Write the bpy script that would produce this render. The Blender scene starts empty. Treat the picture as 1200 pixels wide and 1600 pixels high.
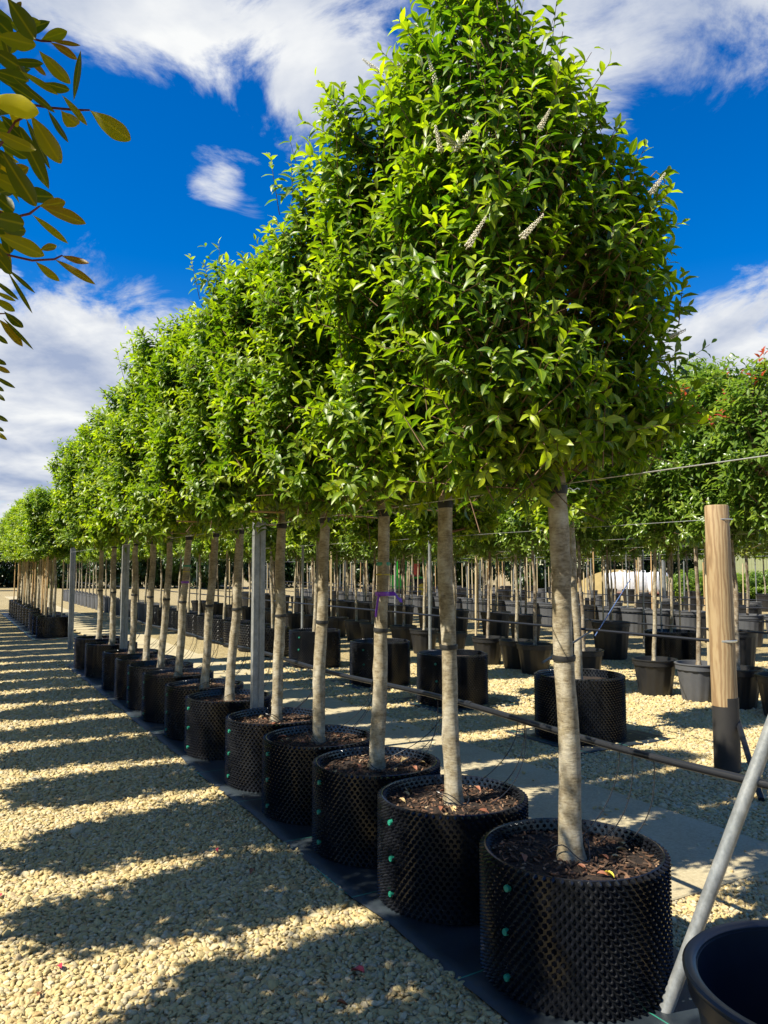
import bpy, bmesh, math, random
import numpy as np
from mathutils import Vector, Matrix, Euler

R_ = math.radians
random.seed(7)
scene = bpy.context.scene
COL = scene.collection

# ------------------------------------------------------------------ camera
H_CAM = 1.55
F_PX = 1200.0                       # focal length in photo pixels (1200 x 1600)
PITCH = math.atan(88.0 / F_PX)      # slightly upward
cd = bpy.data.cameras.new('camera')
cam = bpy.data.objects.new('camera', cd)
COL.objects.link(cam)
cam.location = (0, 0, H_CAM)
cam.rotation_euler = (math.pi / 2 + PITCH, 0, 0)
cd.sensor_fit = 'VERTICAL'
cd.sensor_height = 24.0
cd.lens = 24.0 * F_PX / 1600.0
cd.clip_start = 0.02
cd.clip_end = 2000
scene.camera = cam

# ------------------------------------------------------------------ sun, sky
SUN_EL = 50.0
SUN_H = Vector((0.885, 0.465, 0)).normalized()          # horizontal travel of the light
sd = bpy.data.lights.new('sun', 'SUN')
sd.energy = 5.0
sd.angle = R_(0.55)
sd.color = (1.0, 0.93, 0.79)
sun = bpy.data.objects.new('sun', sd)
COL.objects.link(sun)
ldir = Vector((SUN_H.x * math.cos(R_(SUN_EL)), SUN_H.y * math.cos(R_(SUN_EL)), -math.sin(R_(SUN_EL))))
sun.rotation_euler = ldir.to_track_quat('-Z', 'Y').to_euler()
sun.location = (-20, -12, 30)


def ray(x, y):
    d = Vector((x - 600, F_PX, 800 - y))
    c, s = math.cos(PITCH), math.sin(PITCH)
    return Vector((d.x, d.y * c - d.z * s, d.y * s + d.z * c)).normalized()


def at_depth(x, y, Y):
    d = ray(x, y)
    t = Y / d.y
    return Vector((d.x * t, Y, H_CAM + d.z * t))


def on_ground(x, y, h=0.0):
    d = ray(x, y)
    t = (h - H_CAM) / d.z
    return Vector((d.x * t, d.y * t, h))


world = bpy.data.worlds.new('World')
scene.world = world
world.use_nodes = True
wn = world.node_tree.nodes
wl = world.node_tree.links
wn.clear()
w_out = wn.new('ShaderNodeOutputWorld')
w_bg = wn.new('ShaderNodeBackground')
w_sky = wn.new('ShaderNodeTexSky')
w_sky.sky_type = 'NISHITA'
w_sky.sun_disc = False
w_sky.sun_elevation = R_(SUN_EL)
w_sky.sun_rotation = math.atan2(-SUN_H.x, -SUN_H.y)
w_sky.altitude = 50
w_sky.air_density = 1.0
w_sky.dust_density = 0.3
w_sky.ozone_density = 3.0
w_bg.inputs['Strength'].default_value = 0.065


def wmath(op, a, b=None, clamp=False):
    n = wn.new('ShaderNodeMath')
    n.operation = op
    n.use_clamp = clamp
    for i, v in enumerate((a, b)):
        if v is None:
            continue
        if isinstance(v, (int, float)):
            n.inputs[i].default_value = v
        else:
            wl.new(v, n.inputs[i])
    return n.outputs[0]


w_tc = wn.new('ShaderNodeTexCoord')
w_sep = wn.new('ShaderNodeSeparateXYZ')
wl.new(w_tc.outputs['Generated'], w_sep.inputs[0])
zz = wmath('MAXIMUM', w_sep.outputs[2], 0.0)
zz = wmath('ADD', zz, 0.22)
w_cmb = wn.new('ShaderNodeCombineXYZ')
wl.new(wmath('DIVIDE', w_sep.outputs[0], zz), w_cmb.inputs[0])
wl.new(wmath('DIVIDE', w_sep.outputs[1], zz), w_cmb.inputs[1])


def wnoise(scale, detail, rough, dist=0.0, off=(0, 0, 0)):
    m = wn.new('ShaderNodeMapping')
    m.inputs['Location'].default_value = off
    wl.new(w_cmb.outputs[0], m.inputs['Vector'])
    n = wn.new('ShaderNodeTexNoise')
    n.inputs['Scale'].default_value = scale
    n.inputs['Detail'].default_value = detail
    n.inputs['Roughness'].default_value = rough
    n.inputs['Distortion'].default_value = dist
    wl.new(m.outputs[0], n.inputs['Vector'])
    return n.outputs['Fac']


cl = wmath('MULTIPLY', wmath('SUBTRACT', wnoise(4.4, 12, 0.64, 0.5, (3.1, 1.7, 0)), 0.5), 3.0)
cl = wmath('ADD', cl, wmath('MULTIPLY', wmath('SUBTRACT', wnoise(0.8, 2, 0.5, 0.0, (9.1, 4.2, 0)), 0.5), 0.6))
# where the cloud masses and the clear blue lie (directions in the sky)
BLOBS = [((330, 10), 13, 0.46), ((120, -40), 12, 0.40), ((560, -60), 14, 0.42), ((495, 130), 4, 0.6), ((1030, 20), 15, 0.62),
         ((325, 275), 3, 0.62), ((350, 335), 3.6, 0.62), ((60, 560), 12, 0.72), ((230, 500), 8, 0.45), ((0, 720), 12, 0.60), ((1190, 520), 9, 0.62),
         ((1120, 560), 6, 0.4), ((180, 320), 11, -0.70), ((430, 240), 10, -0.45), ((1110, 280), 10, -0.75), ((240, 380), 8, -0.25), ((560, 60), 4, -0.2)]
for (bx, by), deg, amp in BLOBS:
    dv = ray(bx, by)
    dn = wn.new('ShaderNodeVectorMath')
    dn.operation = 'DOT_PRODUCT'
    wl.new(w_tc.outputs['Generated'], dn.inputs[0])
    dn.inputs[1].default_value = dv
    mr = wn.new('ShaderNodeMapRange')
    mr.interpolation_type = 'SMOOTHSTEP'
    mr.inputs['From Min'].default_value = math.cos(R_(deg))
    mr.inputs['From Max'].default_value = 1.0
    mr.inputs['To Min'].default_value = 0.0
    mr.inputs['To Max'].default_value = amp
    wl.new(dn.outputs['Value'], mr.inputs['Value'])
    cl = wmath('ADD', cl, mr.outputs[0])
w_mask = wn.new('ShaderNodeMapRange')
w_mask.interpolation_type = 'SMOOTHSTEP'
w_mask.inputs['From Min'].default_value = 0.0
w_mask.inputs['From Max'].default_value = 0.72
wl.new(cl, w_mask.inputs['Value'])
w_hsv = wn.new('ShaderNodeHueSaturation')
w_hsv.inputs['Saturation'].default_value = 1.5
w_hsv.inputs['Value'].default_value = 1.30
w_hsv.inputs['Hue'].default_value = 0.512
wl.new(w_sky.outputs[0], w_hsv.inputs['Color'])
w_shade = wn.new('ShaderNodeMapRange')
w_shade.inputs['From Min'].default_value = 0.32
w_shade.inputs['From Max'].default_value = 0.66
wl.new(wnoise(3.4, 6, 0.55, 0.2, (7.7, 2.9, 0)), w_shade.inputs['Value'])
w_cc = wn.new('ShaderNodeMixRGB')
w_cc.inputs[1].default_value = (2.9, 3.5, 4.9, 1)
w_cc.inputs[2].default_value = (7.4, 7.5, 7.5, 1)
wl.new(w_shade.outputs[0], w_cc.inputs[0])
w_mix = wn.new('ShaderNodeMixRGB')
wl.new(w_mask.outputs[0], w_mix.inputs[0])
wl.new(w_hsv.outputs[0], w_mix.inputs[1])
wl.new(w_cc.outputs[0], w_mix.inputs[2])
wl.new(w_mix.outputs[0], w_bg.inputs['Color'])
wl.new(w_bg.outputs[0], w_out.inputs[0])

vs = scene.view_settings
vs.view_transform = 'Standard'
vs.look = 'None'
vs.exposure = 1.0
vs.gamma = 1.0
vs.use_curve_mapping = False
scene.render.engine = 'CYCLES'
scene.cycles.use_denoising = True
scene.cycles.max_bounces = 8
scene.cycles.transmission_bounces = 6
scene.cycles.diffuse_bounces = 4
scene.cycles.glossy_bounces = 3

# ------------------------------------------------------------------ row frame: u runs along the rows, v across them
RU = Vector((-0.495, 0.869, 0))
RV = Vector((0.869, 0.495, 0))
RANG = math.atan2(0.495, 0.869)


def W(u, v, z=0.0):
    q = RU * u + RV * v
    return Vector((q.x, q.y, z))


# ------------------------------------------------------------------ mesh helpers
def fastmesh(name, V, T, mat=None, smooth=True, tint=None, sharp=None):
    V = np.ascontiguousarray(V, dtype=np.float32).reshape(-1, 3)
    T = np.ascontiguousarray(T, dtype=np.int32).reshape(-1, 3)
    me = bpy.data.meshes.new(name)
    me.vertices.add(len(V))
    me.vertices.foreach_set('co', V.ravel())
    me.loops.add(T.size)
    me.loops.foreach_set('vertex_index', T.ravel())
    me.polygons.add(len(T))
    me.polygons.foreach_set('loop_start', np.arange(0, T.size, 3, dtype=np.int32))
    me.polygons.foreach_set('loop_total', np.full(len(T), 3, dtype=np.int32))
    me.polygons.foreach_set('use_smooth', np.full(len(T), smooth, dtype=bool))
    if tint is not None:
        at = me.attributes.new('tint', 'FLOAT_COLOR', 'POINT')
        at.data.foreach_set('color', np.ascontiguousarray(tint, dtype=np.float32).ravel())
    me.update(calc_edges=True)
    me.validate()
    if sharp is not None:
        me.set_sharp_from_angle(angle=R_(sharp))
    if mat is not None:
        me.materials.append(mat)
    return me


class MB:
    """collects shapes into one mesh"""

    def __init__(self):
        self.V, self.T, self.n = [], [], 0

    def add(self, V, T):
        V = np.asarray(V, float).reshape(-1, 3)
        T = np.asarray(T, int).reshape(-1, 3)
        self.V.append(V)
        self.T.append(T + self.n)
        self.n += len(V)
        return self

    def box(self, c, s, rz=0.0, taper=1.0):
        x, y, z = s[0] / 2, s[1] / 2, s[2] / 2
        t = taper
        P = np.array([(-x, -y, -z), (x, -y, -z), (x, y, -z), (-x, y, -z), (-x * t, -y * t, z), (x * t, -y * t, z), (x * t, y * t, z), (-x * t, y * t, z)])
        ca, sa = math.cos(rz), math.sin(rz)
        P = np.stack([P[:, 0] * ca - P[:, 1] * sa, P[:, 0] * sa + P[:, 1] * ca, P[:, 2]], 1) + np.array(c)
        T = [(0, 2, 1), (0, 3, 2), (4, 5, 6), (4, 6, 7), (0, 1, 5), (0, 5, 4), (1, 2, 6), (1, 6, 5), (2, 3, 7), (2, 7, 6), (3, 0, 4), (3, 4, 7)]
        return self.add(P, T)

    def tube(self, pts, rad, sides=8, cap=True):
        pts = [Vector(p) for p in pts]
        n = len(pts)
        if not hasattr(rad, '__len__'):
            rad = [rad] * n
        V, T = [], []
        ref = None
        for i, p in enumerate(pts):
            d = (pts[min(i + 1, n - 1)] - pts[max(i - 1, 0)])
            d = d.normalized() if d.length > 1e-9 else Vector((0, 0, 1))
            if ref is None:
                ref = Vector((1, 0, 0)) if abs(d.x) < 0.8 else Vector((0, 1, 0))
            e1 = (ref - d * ref.dot(d))
            if e1.length < 1e-6:
                e1 = d.orthogonal()
            e1.normalize()
            ref = e1
            e2 = d.cross(e1)
            for k in range(sides):
                a = 2 * math.pi * k / sides
                V.append(p + (e1 * math.cos(a) + e2 * math.sin(a)) * rad[i])
        for i in range(n - 1):
            for k in range(sides):
                a, b = i * sides + k, i * sides + (k + 1) % sides
                c, d_ = a + sides, b + sides
                T += [(a, b, d_), (a, d_, c)]
        if cap:
            V.append(pts[0])
            V.append(pts[-1])
            c0, c1 = len(V) - 2, len(V) - 1
            for k in range(sides):
                T.append((c0, (k + 1) % sides, k))
                T.append((c1, (n - 1) * sides + k, (n - 1) * sides + (k + 1) % sides))
        return self.add([tuple(v) for v in V], T)

    def lathe(self, prof, sides=32, ang=None):
        """prof: list of (r, z)"""
        V, T = [], []
        for r, z in prof:
            for k in range(sides):
                a = 2 * math.pi * k / sides
                V.append((r * math.cos(a), r * math.sin(a), z))
        for i in range(len(prof) - 1):
            for k in range(sides):
                a, b = i * sides + k, i * sides + (k + 1) % sides
                c, d = a + sides, b + sides
                T += [(a, b, d), (a, d, c)]
        return self.add(V, T)

    def disc(self, r, z, sides=32, c=(0, 0)):
        V = [(c[0], c[1], z)] + [(c[0] + r * math.cos(2 * math.pi * k / sides), c[1] + r * math.sin(2 * math.pi * k / sides), z) for k in range(sides)]
        return self.add(V, [(0, 1 + k, 1 + (k + 1) % sides) for k in range(sides)])

    def arrays(self):
        return np.concatenate(self.V), np.concatenate(self.T)

    def mesh(self, name, mat, smooth=True, sharp=40):
        V, T = self.arrays()
        return fastmesh(name, V, T, mat, smooth, None, sharp)


def link(name, data, parent=None, mat=None, loc=None, rz=None):
    o = bpy.data.objects.new(name, data)
    COL.objects.link(o)
    if parent is not None:
        o.parent = parent
    if loc is not None:
        o.location = loc
    if rz is not None:
        o.rotation_euler = (0, 0, rz)
    if mat is not None:
        o.material_slots[0].link = 'OBJECT'
        o.material_slots[0].material = mat
    return o


def tag(o, label, cat, group=None):
    o['label'] = label
    o['category'] = cat
    if group:
        o['group'] = group
    return o


def thing(name, label, cat, loc, rz=0.0, group=None):
    o = bpy.data.objects.new(name, None)
    o.empty_display_size = 0.1
    COL.objects.link(o)
    o.location = loc
    o.rotation_euler = (0, 0, rz)
    return tag(o, label, cat, group)


ONES = ['zeroth', 'first', 'second', 'third', 'fourth', 'fifth', 'sixth', 'seventh', 'eighth', 'ninth', 'tenth', 'eleventh', 'twelfth', 'thirteenth',
        'fourteenth', 'fifteenth', 'sixteenth', 'seventeenth', 'eighteenth', 'nineteenth']
TENS = {2: 'twent', 3: 'thirt', 4: 'fort', 5: 'fift', 6: 'sixt'}


def nth(n):
    if n < 20:
        return ONES[n]
    t, o = divmod(n, 10)
    return TENS[t] + ('ieth' if o == 0 else 'y-' + ONES[o])


# ------------------------------------------------------------------ materials
def new_mat(name):
    m = bpy.data.materials.new(name)
    m.use_nodes = True
    nt = m.node_tree
    b = nt.nodes['Principled BSDF']
    return m, nt.nodes, nt.links, b


def nmix(n, l, fac, a, b, blend='MIX'):
    x = n.new('ShaderNodeMixRGB')
    x.blend_type = blend
    for i, v in enumerate((fac, a, b)):
        if isinstance(v, (int, float)):
            x.inputs[i].default_value = v
        elif isinstance(v, tuple):
            x.inputs[i].default_value = v if len(v) == 4 else (*v, 1)
        else:
            l.new(v, x.inputs[i])
    return x.outputs[0]


def ntex(n, l, scale, detail=4, rough=0.55, vec=None, sc=(1, 1, 1), dist=0.0, coord='Object'):
    tc = n.new('ShaderNodeTexCoord')
    mp = n.new('ShaderNodeMapping')
    mp.inputs['Scale'].default_value = sc
    l.new(tc.outputs[coord], mp.inputs['Vector'])
    t = n.new('ShaderNodeTexNoise')
    t.inputs['Scale'].default_value = scale
    t.inputs['Detail'].default_value = detail
    t.inputs['Roughness'].default_value = rough
    t.inputs['Distortion'].default_value = dist
    l.new(mp.outputs[0], t.inputs['Vector'])
    return t.outputs['Fac']


def nramp(n, l, fac, stops):
    r = n.new('ShaderNodeValToRGB')
    el = r.color_ramp.elements
    while len(el) < len(stops):
        el.new(0.5)
    for e, (p, c) in zip(el, stops):
        e.position = p
        e.color = (*c, 1)
    l.new(fac, r.inputs[0])
    return r.outputs[0]


def nbump(n, l, h, strength, dist, b):
    x = n.new('ShaderNodeBump')
    x.inputs['Strength'].default_value = strength
    x.inputs['Distance'].default_value = dist
    l.new(h, x.inputs['Height'])
    l.new(x.outputs[0], b.inputs['Normal'])
    return x


def plain(name, col, rough=0.5, metal=0.0, noise=0.25, nscale=20, bump=0.15, spec=0.5, bdist=0.004):
    m, n, l, b = new_mat(name)
    f = ntex(n, l, nscale, 5, 0.6)
    c = nmix(n, l, f, tuple(x * (1 - noise) for x in col), tuple(min(1, x * (1 + noise)) for x in col))
    l.new(c, b.inputs['Base Color'])
    b.inputs['Roughness'].default_value = rough
    b.inputs['Metallic'].default_value = metal
    b.inputs['Specular IOR Level'].default_value = spec
    if bump:
        nbump(n, l, f, bump, bdist, b)
    return m


def leaf_mat(name, dark, mid, young_lit, trans, rough=0.36, tfac=0.34, red=None):
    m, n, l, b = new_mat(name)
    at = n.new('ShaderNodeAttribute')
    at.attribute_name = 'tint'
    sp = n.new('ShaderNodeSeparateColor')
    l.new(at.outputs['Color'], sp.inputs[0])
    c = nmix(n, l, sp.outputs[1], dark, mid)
    c = nmix(n, l, sp.outputs[0], c, young_lit)
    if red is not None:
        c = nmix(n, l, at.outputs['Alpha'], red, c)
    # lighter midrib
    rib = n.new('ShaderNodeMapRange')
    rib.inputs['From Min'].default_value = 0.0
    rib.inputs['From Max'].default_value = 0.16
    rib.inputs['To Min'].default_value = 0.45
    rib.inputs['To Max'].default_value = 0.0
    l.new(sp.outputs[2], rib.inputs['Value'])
    c = nmix(n, l, rib.outputs[0], c, young_lit)
    l.new(c, b.inputs['Base Color'])
    b.inputs['Roughness'].default_value = rough
    b.inputs['Specular IOR Level'].default_value = 0.5
    tr = n.new('ShaderNodeBsdfTranslucent')
    tcol = nmix(n, l, 1.0, c, trans, 'MULTIPLY')
    l.new(tcol, tr.inputs['Color'])
    mx = n.new('ShaderNodeMixShader')
    mx.inputs[0].default_value = tfac
    l.new(b.outputs[0], mx.inputs[1])
    l.new(tr.outputs[0], mx.inputs[2])
    l.new(mx.outputs[0], n['Material Output'].inputs[0])
    return m


M = {}
M['laurel'] = leaf_mat('laurel_leaf', (0.024, 0.070, 0.006), (0.070, 0.165, 0.009), (0.46, 0.53, 0.015), (2.2, 2.4, 0.7), tfac=0.36, rough=0.42)  # young leaf tone, brightened to stand in for sunlit highlights
M['photinia'] = leaf_mat('photinia_leaf', (0.042, 0.090, 0.015), (0.100, 0.180, 0.026), (0.30, 0.36, 0.05), (2.6, 2.8, 1.2), rough=0.30,
                         red=(0.36, 0.045, 0.04))
M['lime'] = leaf_mat('lime_leaf', (0.06, 0.10, 0.012), (0.13, 0.17, 0.02), (0.28, 0.28, 0.03), (2.6, 2.6, 1.2), red=(0.2, 0.16, 0.02))
M['aisle'] = leaf_mat('olive_leaf', (0.060, 0.090, 0.014), (0.160, 0.165, 0.013), (0.42, 0.36, 0.014), (2.8, 2.5, 0.6), rough=0.42, tfac=0.58,
                      red=(0.20, 0.085, 0.02))
M['hedge'] = leaf_mat('hedge_leaf', (0.014, 0.032, 0.008), (0.030, 0.062, 0.012), (0.07, 0.12, 0.02), (1.8, 1.9, 1.0))


def bark_mat(name, c0, c1, c2):
    m, n, l, b = new_mat(name)
    f1 = ntex(n, l, 9, 6, 0.65)
    f2 = ntex(n, l, 30, 4, 0.6, sc=(1, 1, 3.2))
    f3 = ntex(n, l, 140, 3, 0.6, sc=(0.35, 0.35, 1.4))
    c = nramp(n, l, f1, [(0.30, c0), (0.52, c1), (0.72, c2)])
    d = nramp(n, l, f2, [(0.40, (0.55, 0.5, 0.45)), (0.55, (1, 1, 1))])
    c = nmix(n, l, 0.75, c, d, 'MULTIPLY')
    d2 = nramp(n, l, f3, [(0.34, (0.45, 0.42, 0.38)), (0.46, (1, 1, 1))])
    c = nmix(n, l, 0.6, c, d2, 'MULTIPLY')
    tk = n.new('ShaderNodeTexCoord')
    mk = n.new('ShaderNodeMapping')
    mk.inputs['Scale'].default_value = (1, 1, 0.75)
    l.new(tk.outputs['Object'], mk.inputs['Vector'])
    vk = n.new('ShaderNodeTexVoronoi')
    vk.inputs['Scale'].default_value = 11
    l.new(mk.outputs[0], vk.inputs['Vector'])
    kn_ = nramp(n, l, vk.outputs['Distance'], [(0.05, (0.22, 0.17, 0.12)), (0.17, (0.8, 0.76, 0.7)), (0.24, (1, 1, 1))])
    c = nmix(n, l, 0.8, c, kn_, 'MULTIPLY')
    f4 = ntex(n, l, 4.5, 5, 0.7)
    c = nmix(n, l, nramp(n, l, f4, [(0.48, (0, 0, 0)), (0.66, (0.55, 0.55, 0.55))]), c, (0.52, 0.49, 0.40))
    l.new(c, b.inputs['Base Color'])
    b.inputs['Roughness'].default_value = 0.85
    a = nmix(n, l, 0.5, f2, f3)
    nbump(n, l, a, 0.55, 0.006, b)
    return m


M['bark'] = bark_mat('pale_bark', (0.17, 0.135, 0.078), (0.30, 0.25, 0.155), (0.45, 0.395, 0.28))
M['bark_dark'] = bark_mat('brown_bark', (0.12, 0.085, 0.05), (0.21, 0.16, 0.10), (0.31, 0.26, 0.19))
M['twig'] = plain('twig_bark', (0.15, 0.085, 0.045), 0.8, noise=0.3, nscale=40)
M['stem'] = plain('purple_stem', (0.14, 0.03, 0.035), 0.55, noise=0.3, nscale=60, bump=0.05)
M['cane'] = plain('bamboo', (0.42, 0.27, 0.12), 0.6, noise=0.3, nscale=14)
M['stake'] = plain('pale_stake_wood', (0.46, 0.37, 0.22), 0.75, noise=0.3, nscale=18)
M['plastic'] = plain('black_pot_plastic', (0.006, 0.007, 0.010), 0.20, noise=0.3, nscale=15, bump=0.05)
_m, _n, _l, _b = M['plastic'], M['plastic'].node_tree.nodes, M['plastic'].node_tree.links, M['plastic'].node_tree.nodes['Principled BSDF']
_f = ntex(_n, _l, 3.5, 6, 0.7)
_d = nramp(_n, _l, _f, [(0.45, (0, 0, 0)), (0.75, (0.5, 0.5, 0.5))])
_c = nmix(_n, _l, _d, _b.inputs['Base Color'].links[0].from_socket, (0.030, 0.031, 0.033))
_l.new(_c, _b.inputs['Base Color'])
_r = nramp(_n, _l, _f, [(0.45, (0.17, 0.17, 0.17)), (0.75, (0.38, 0.38, 0.38))])
_l.new(_r, _b.inputs['Roughness'])
M['plastic_blue'] = plain('blue_black_plastic', (0.012, 0.016, 0.025), 0.34, noise=0.35, nscale=9, bump=0.04)
M['plastic_grey'] = plain('dusty_grey_plastic', (0.075, 0.078, 0.085), 0.55, noise=0.35, nscale=8, bump=0.05)
M['pot_black'] = plain('matt_black_plastic', (0.014, 0.014, 0.015), 0.42, noise=0.4, nscale=9, bump=0.05)
M['rubber'] = plain('black_rubber', (0.012, 0.012, 0.012), 0.6, noise=0.2)
M['green_plug'] = plain('green_plug_plastic', (0.012, 0.20, 0.125), 0.45, noise=0.1, bump=0.0)
M['pipe'] = plain('black_pipe', (0.012, 0.013, 0.016), 0.35, noise=0.3, nscale=12, bump=0.05)
M['pipe_dusty'] = plain('dusty_pipe', (0.05, 0.055, 0.065), 0.4, noise=0.4, nscale=12, bump=0.05)
M['wire'] = plain('bright_wire', (0.62, 0.63, 0.62), 0.35, metal=0.85, noise=0.1, bump=0.0)
M['tape_green'] = plain('green_tape', (0.01, 0.20, 0.10), 0.4, noise=0.1, bump=0.0)
M['tape_yellow'] = plain('yellow_tape', (0.45, 0.36, 0.02), 0.4, noise=0.1, bump=0.0)
M['ribbon'] = plain('purple_ribbon', (0.16, 0.02, 0.36), 0.35, noise=0.15, bump=0.0)
M['flower'] = plain('cream_flower', (0.72, 0.67, 0.50), 0.7, noise=0.25, nscale=60, bump=0.1)
M['strap'] = plain('blue_strap', (0.10, 0.16, 0.34), 0.5, noise=0.2, nscale=30, bump=0.05)
M['white_bag'] = plain('white_woven_bag', (0.78, 0.78, 0.80), 0.7, noise=0.06, nscale=6, bump=0.3, bdist=0.05)
M['pallet'] = plain('red_pallet', (0.28, 0.09, 0.06), 0.8)
M['boards'] = plain('fence_boards', (0.40, 0.42, 0.20), 0.8, noise=0.22, nscale=3)
M['metal_grey'] = plain('grey_metal', (0.30, 0.33, 0.37), 0.45, metal=0.3, noise=0.2, nscale=6)
M['tractor_green'] = plain('tractor_green', (0.02, 0.30, 0.03), 0.35, noise=0.1, bump=0.0)
M['tractor_red'] = plain('tractor_red', (0.55, 0.03, 0.02), 0.4, noise=0.1, bump=0.0)
M['glass'] = plain('dark_glass', (0.03, 0.04, 0.05), 0.08, noise=0.1, bump=0.0)
M['white_paint'] = plain('white_paint', (0.75, 0.76, 0.78), 0.35, noise=0.04, bump=0.0)
M['container'] = plain('container_blue', (0.06, 0.12, 0.20), 0.5, noise=0.25, nscale=3)
M['container_pale'] = plain('container_pale', (0.22, 0.30, 0.36), 0.5, noise=0.2, nscale=3)
M['bitumen'] = plain('black_bitumen', (0.022, 0.020, 0.018), 0.7, noise=0.4, nscale=10, bump=0.3)


def galv_mat():
    m, n, l, b = new_mat('galvanised_steel')
    f1 = ntex(n, l, 22, 4, 0.6, sc=(1, 1, 0.5))
    f2 = ntex(n, l, 90, 2, 0.5)
    c = nramp(n, l, f1, [(0.3, (0.13, 0.14, 0.135)), (0.5, (0.20, 0.215, 0.215)), (0.66, (0.29, 0.30, 0.29)), (0.78, (0.24, 0.20, 0.14))])
    c = nmix(n, l, 0.12, c, f2)
    l.new(c, b.inputs['Base Color'])
    b.inputs['Metallic'].default_value = 0.35
    b.inputs['Roughness'].default_value = 0.45
    nbump(n, l, f2, 0.08, 0.002, b)
    return m


M['galv'] = galv_mat()


def wood_mat():
    m, n, l, b = new_mat('round_post_wood')
    tc = n.new('ShaderNodeTexCoord')
    mp = n.new('ShaderNodeMapping')
    mp.inputs['Scale'].default_value = (1, 1, 0.16)
    l.new(tc.outputs['Object'], mp.inputs['Vector'])
    wv = n.new('ShaderNodeTexWave')
    wv.inputs['Scale'].default_value = 11
    wv.inputs['Distortion'].default_value = 9
    wv.inputs['Detail'].default_value = 3
    wv.inputs['Detail Scale'].default_value = 1.6
    l.new(mp.outputs[0], wv.inputs['Vector'])
    c = nramp(n, l, wv.outputs['Fac'], [(0.0, (0.19, 0.10, 0.036)), (0.45, (0.34, 0.22, 0.10)), (1.0, (0.45, 0.33, 0.17))])
    f = ntex(n, l, 3.0, 4, 0.6)
    c = nmix(n, l, f, c, (0.27, 0.19, 0.10))
    l.new(c, b.inputs['Base Color'])
    b.inputs['Roughness'].default_value = 0.75
    nbump(n, l, wv.outputs['Fac'], 0.2, 0.003, b)
    return m


M['post_wood'] = wood_mat()


def pebble_mat():
    m, n, l, b = new_mat('pebble')
    oi = n.new('ShaderNodeObjectInfo')
    c = nramp(n, l, oi.outputs['Random'], [(0.0, (0.36, 0.24, 0.085)), (0.2, (0.50, 0.385, 0.155)), (0.42, (0.57, 0.465, 0.22)), (0.6, (0.40, 0.33, 0.185)),
                                           (0.74, (0.66, 0.60, 0.44)), (0.88, (0.36, 0.31, 0.22)), (0.95, (0.45, 0.25, 0.09)), (1.0, (0.30, 0.28, 0.25))])
    f = ntex(n, l, 2.2, 4, 0.6)
    c = nmix(n, l, f, c, (0.46, 0.365, 0.17))
    l.new(c, b.inputs['Base Color'])
    b.inputs['Roughness'].default_value = 0.75
    nbump(n, l, f, 0.25, 0.2, b)
    return m


def ground_mat():
    m, n, l, b = new_mat('gravel_ground')
    tc = n.new('ShaderNodeTexCoord')
    vo = n.new('ShaderNodeTexVoronoi')
    vo.inputs['Scale'].default_value = 42
    l.new(tc.outputs['Object'], vo.inputs['Vector'])
    sp = n.new('ShaderNodeSeparateColor')
    l.new(vo.outputs['Color'], sp.inputs[0])
    c = nramp(n, l, sp.outputs[0], [(0.0, (0.36, 0.27, 0.11)), (0.3, (0.52, 0.42, 0.20)), (0.6, (0.58, 0.48, 0.26)), (0.85, (0.44, 0.36, 0.21)), (1.0, (0.62, 0.54, 0.34))])
    e = nramp(n, l, vo.outputs['Distance'], [(0.25, (1, 1, 1)), (0.75, (0.34, 0.30, 0.24))])
    c = nmix(n, l, 0.85, c, e, 'MULTIPLY')
    f = ntex(n, l, 0.55, 5, 0.6)
    c = nmix(n, l, f, c, nmix(n, l, 1.0, c, (0.80, 0.79, 0.70), 'MULTIPLY'))
    l.new(c, b.inputs['Base Color'])
    b.inputs['Roughness'].default_value = 0.9
    inv = n.new('ShaderNodeMath')
    inv.operation = 'SUBTRACT'
    inv.inputs[0].default_value = 1.0
    l.new(vo.outputs['Distance'], inv.inputs[1])
    nbump(n, l, inv.outputs[0], 0.8, 0.02, b)
    return m


def soil_mat():
    m, n, l, b = new_mat('pot_soil')
    f = ntex(n, l, 60, 6, 0.7)
    f2 = ntex(n, l, 7, 3, 0.6)
    c = nramp(n, l, f, [(0.3, (0.014, 0.009, 0.006)), (0.55, (0.045, 0.027, 0.016)), (0.75, (0.10, 0.06, 0.035))])
    c = nmix(n, l, f2, c, nmix(n, l, 1.0, c, (0.6, 0.55, 0.5), 'MULTIPLY'))
    l.new(c, b.inputs['Base Color'])
    b.inputs['Roughness'].default_value = 0.95
    nbump(n, l, f, 1.0, 0.03, b)
    return m


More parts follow.
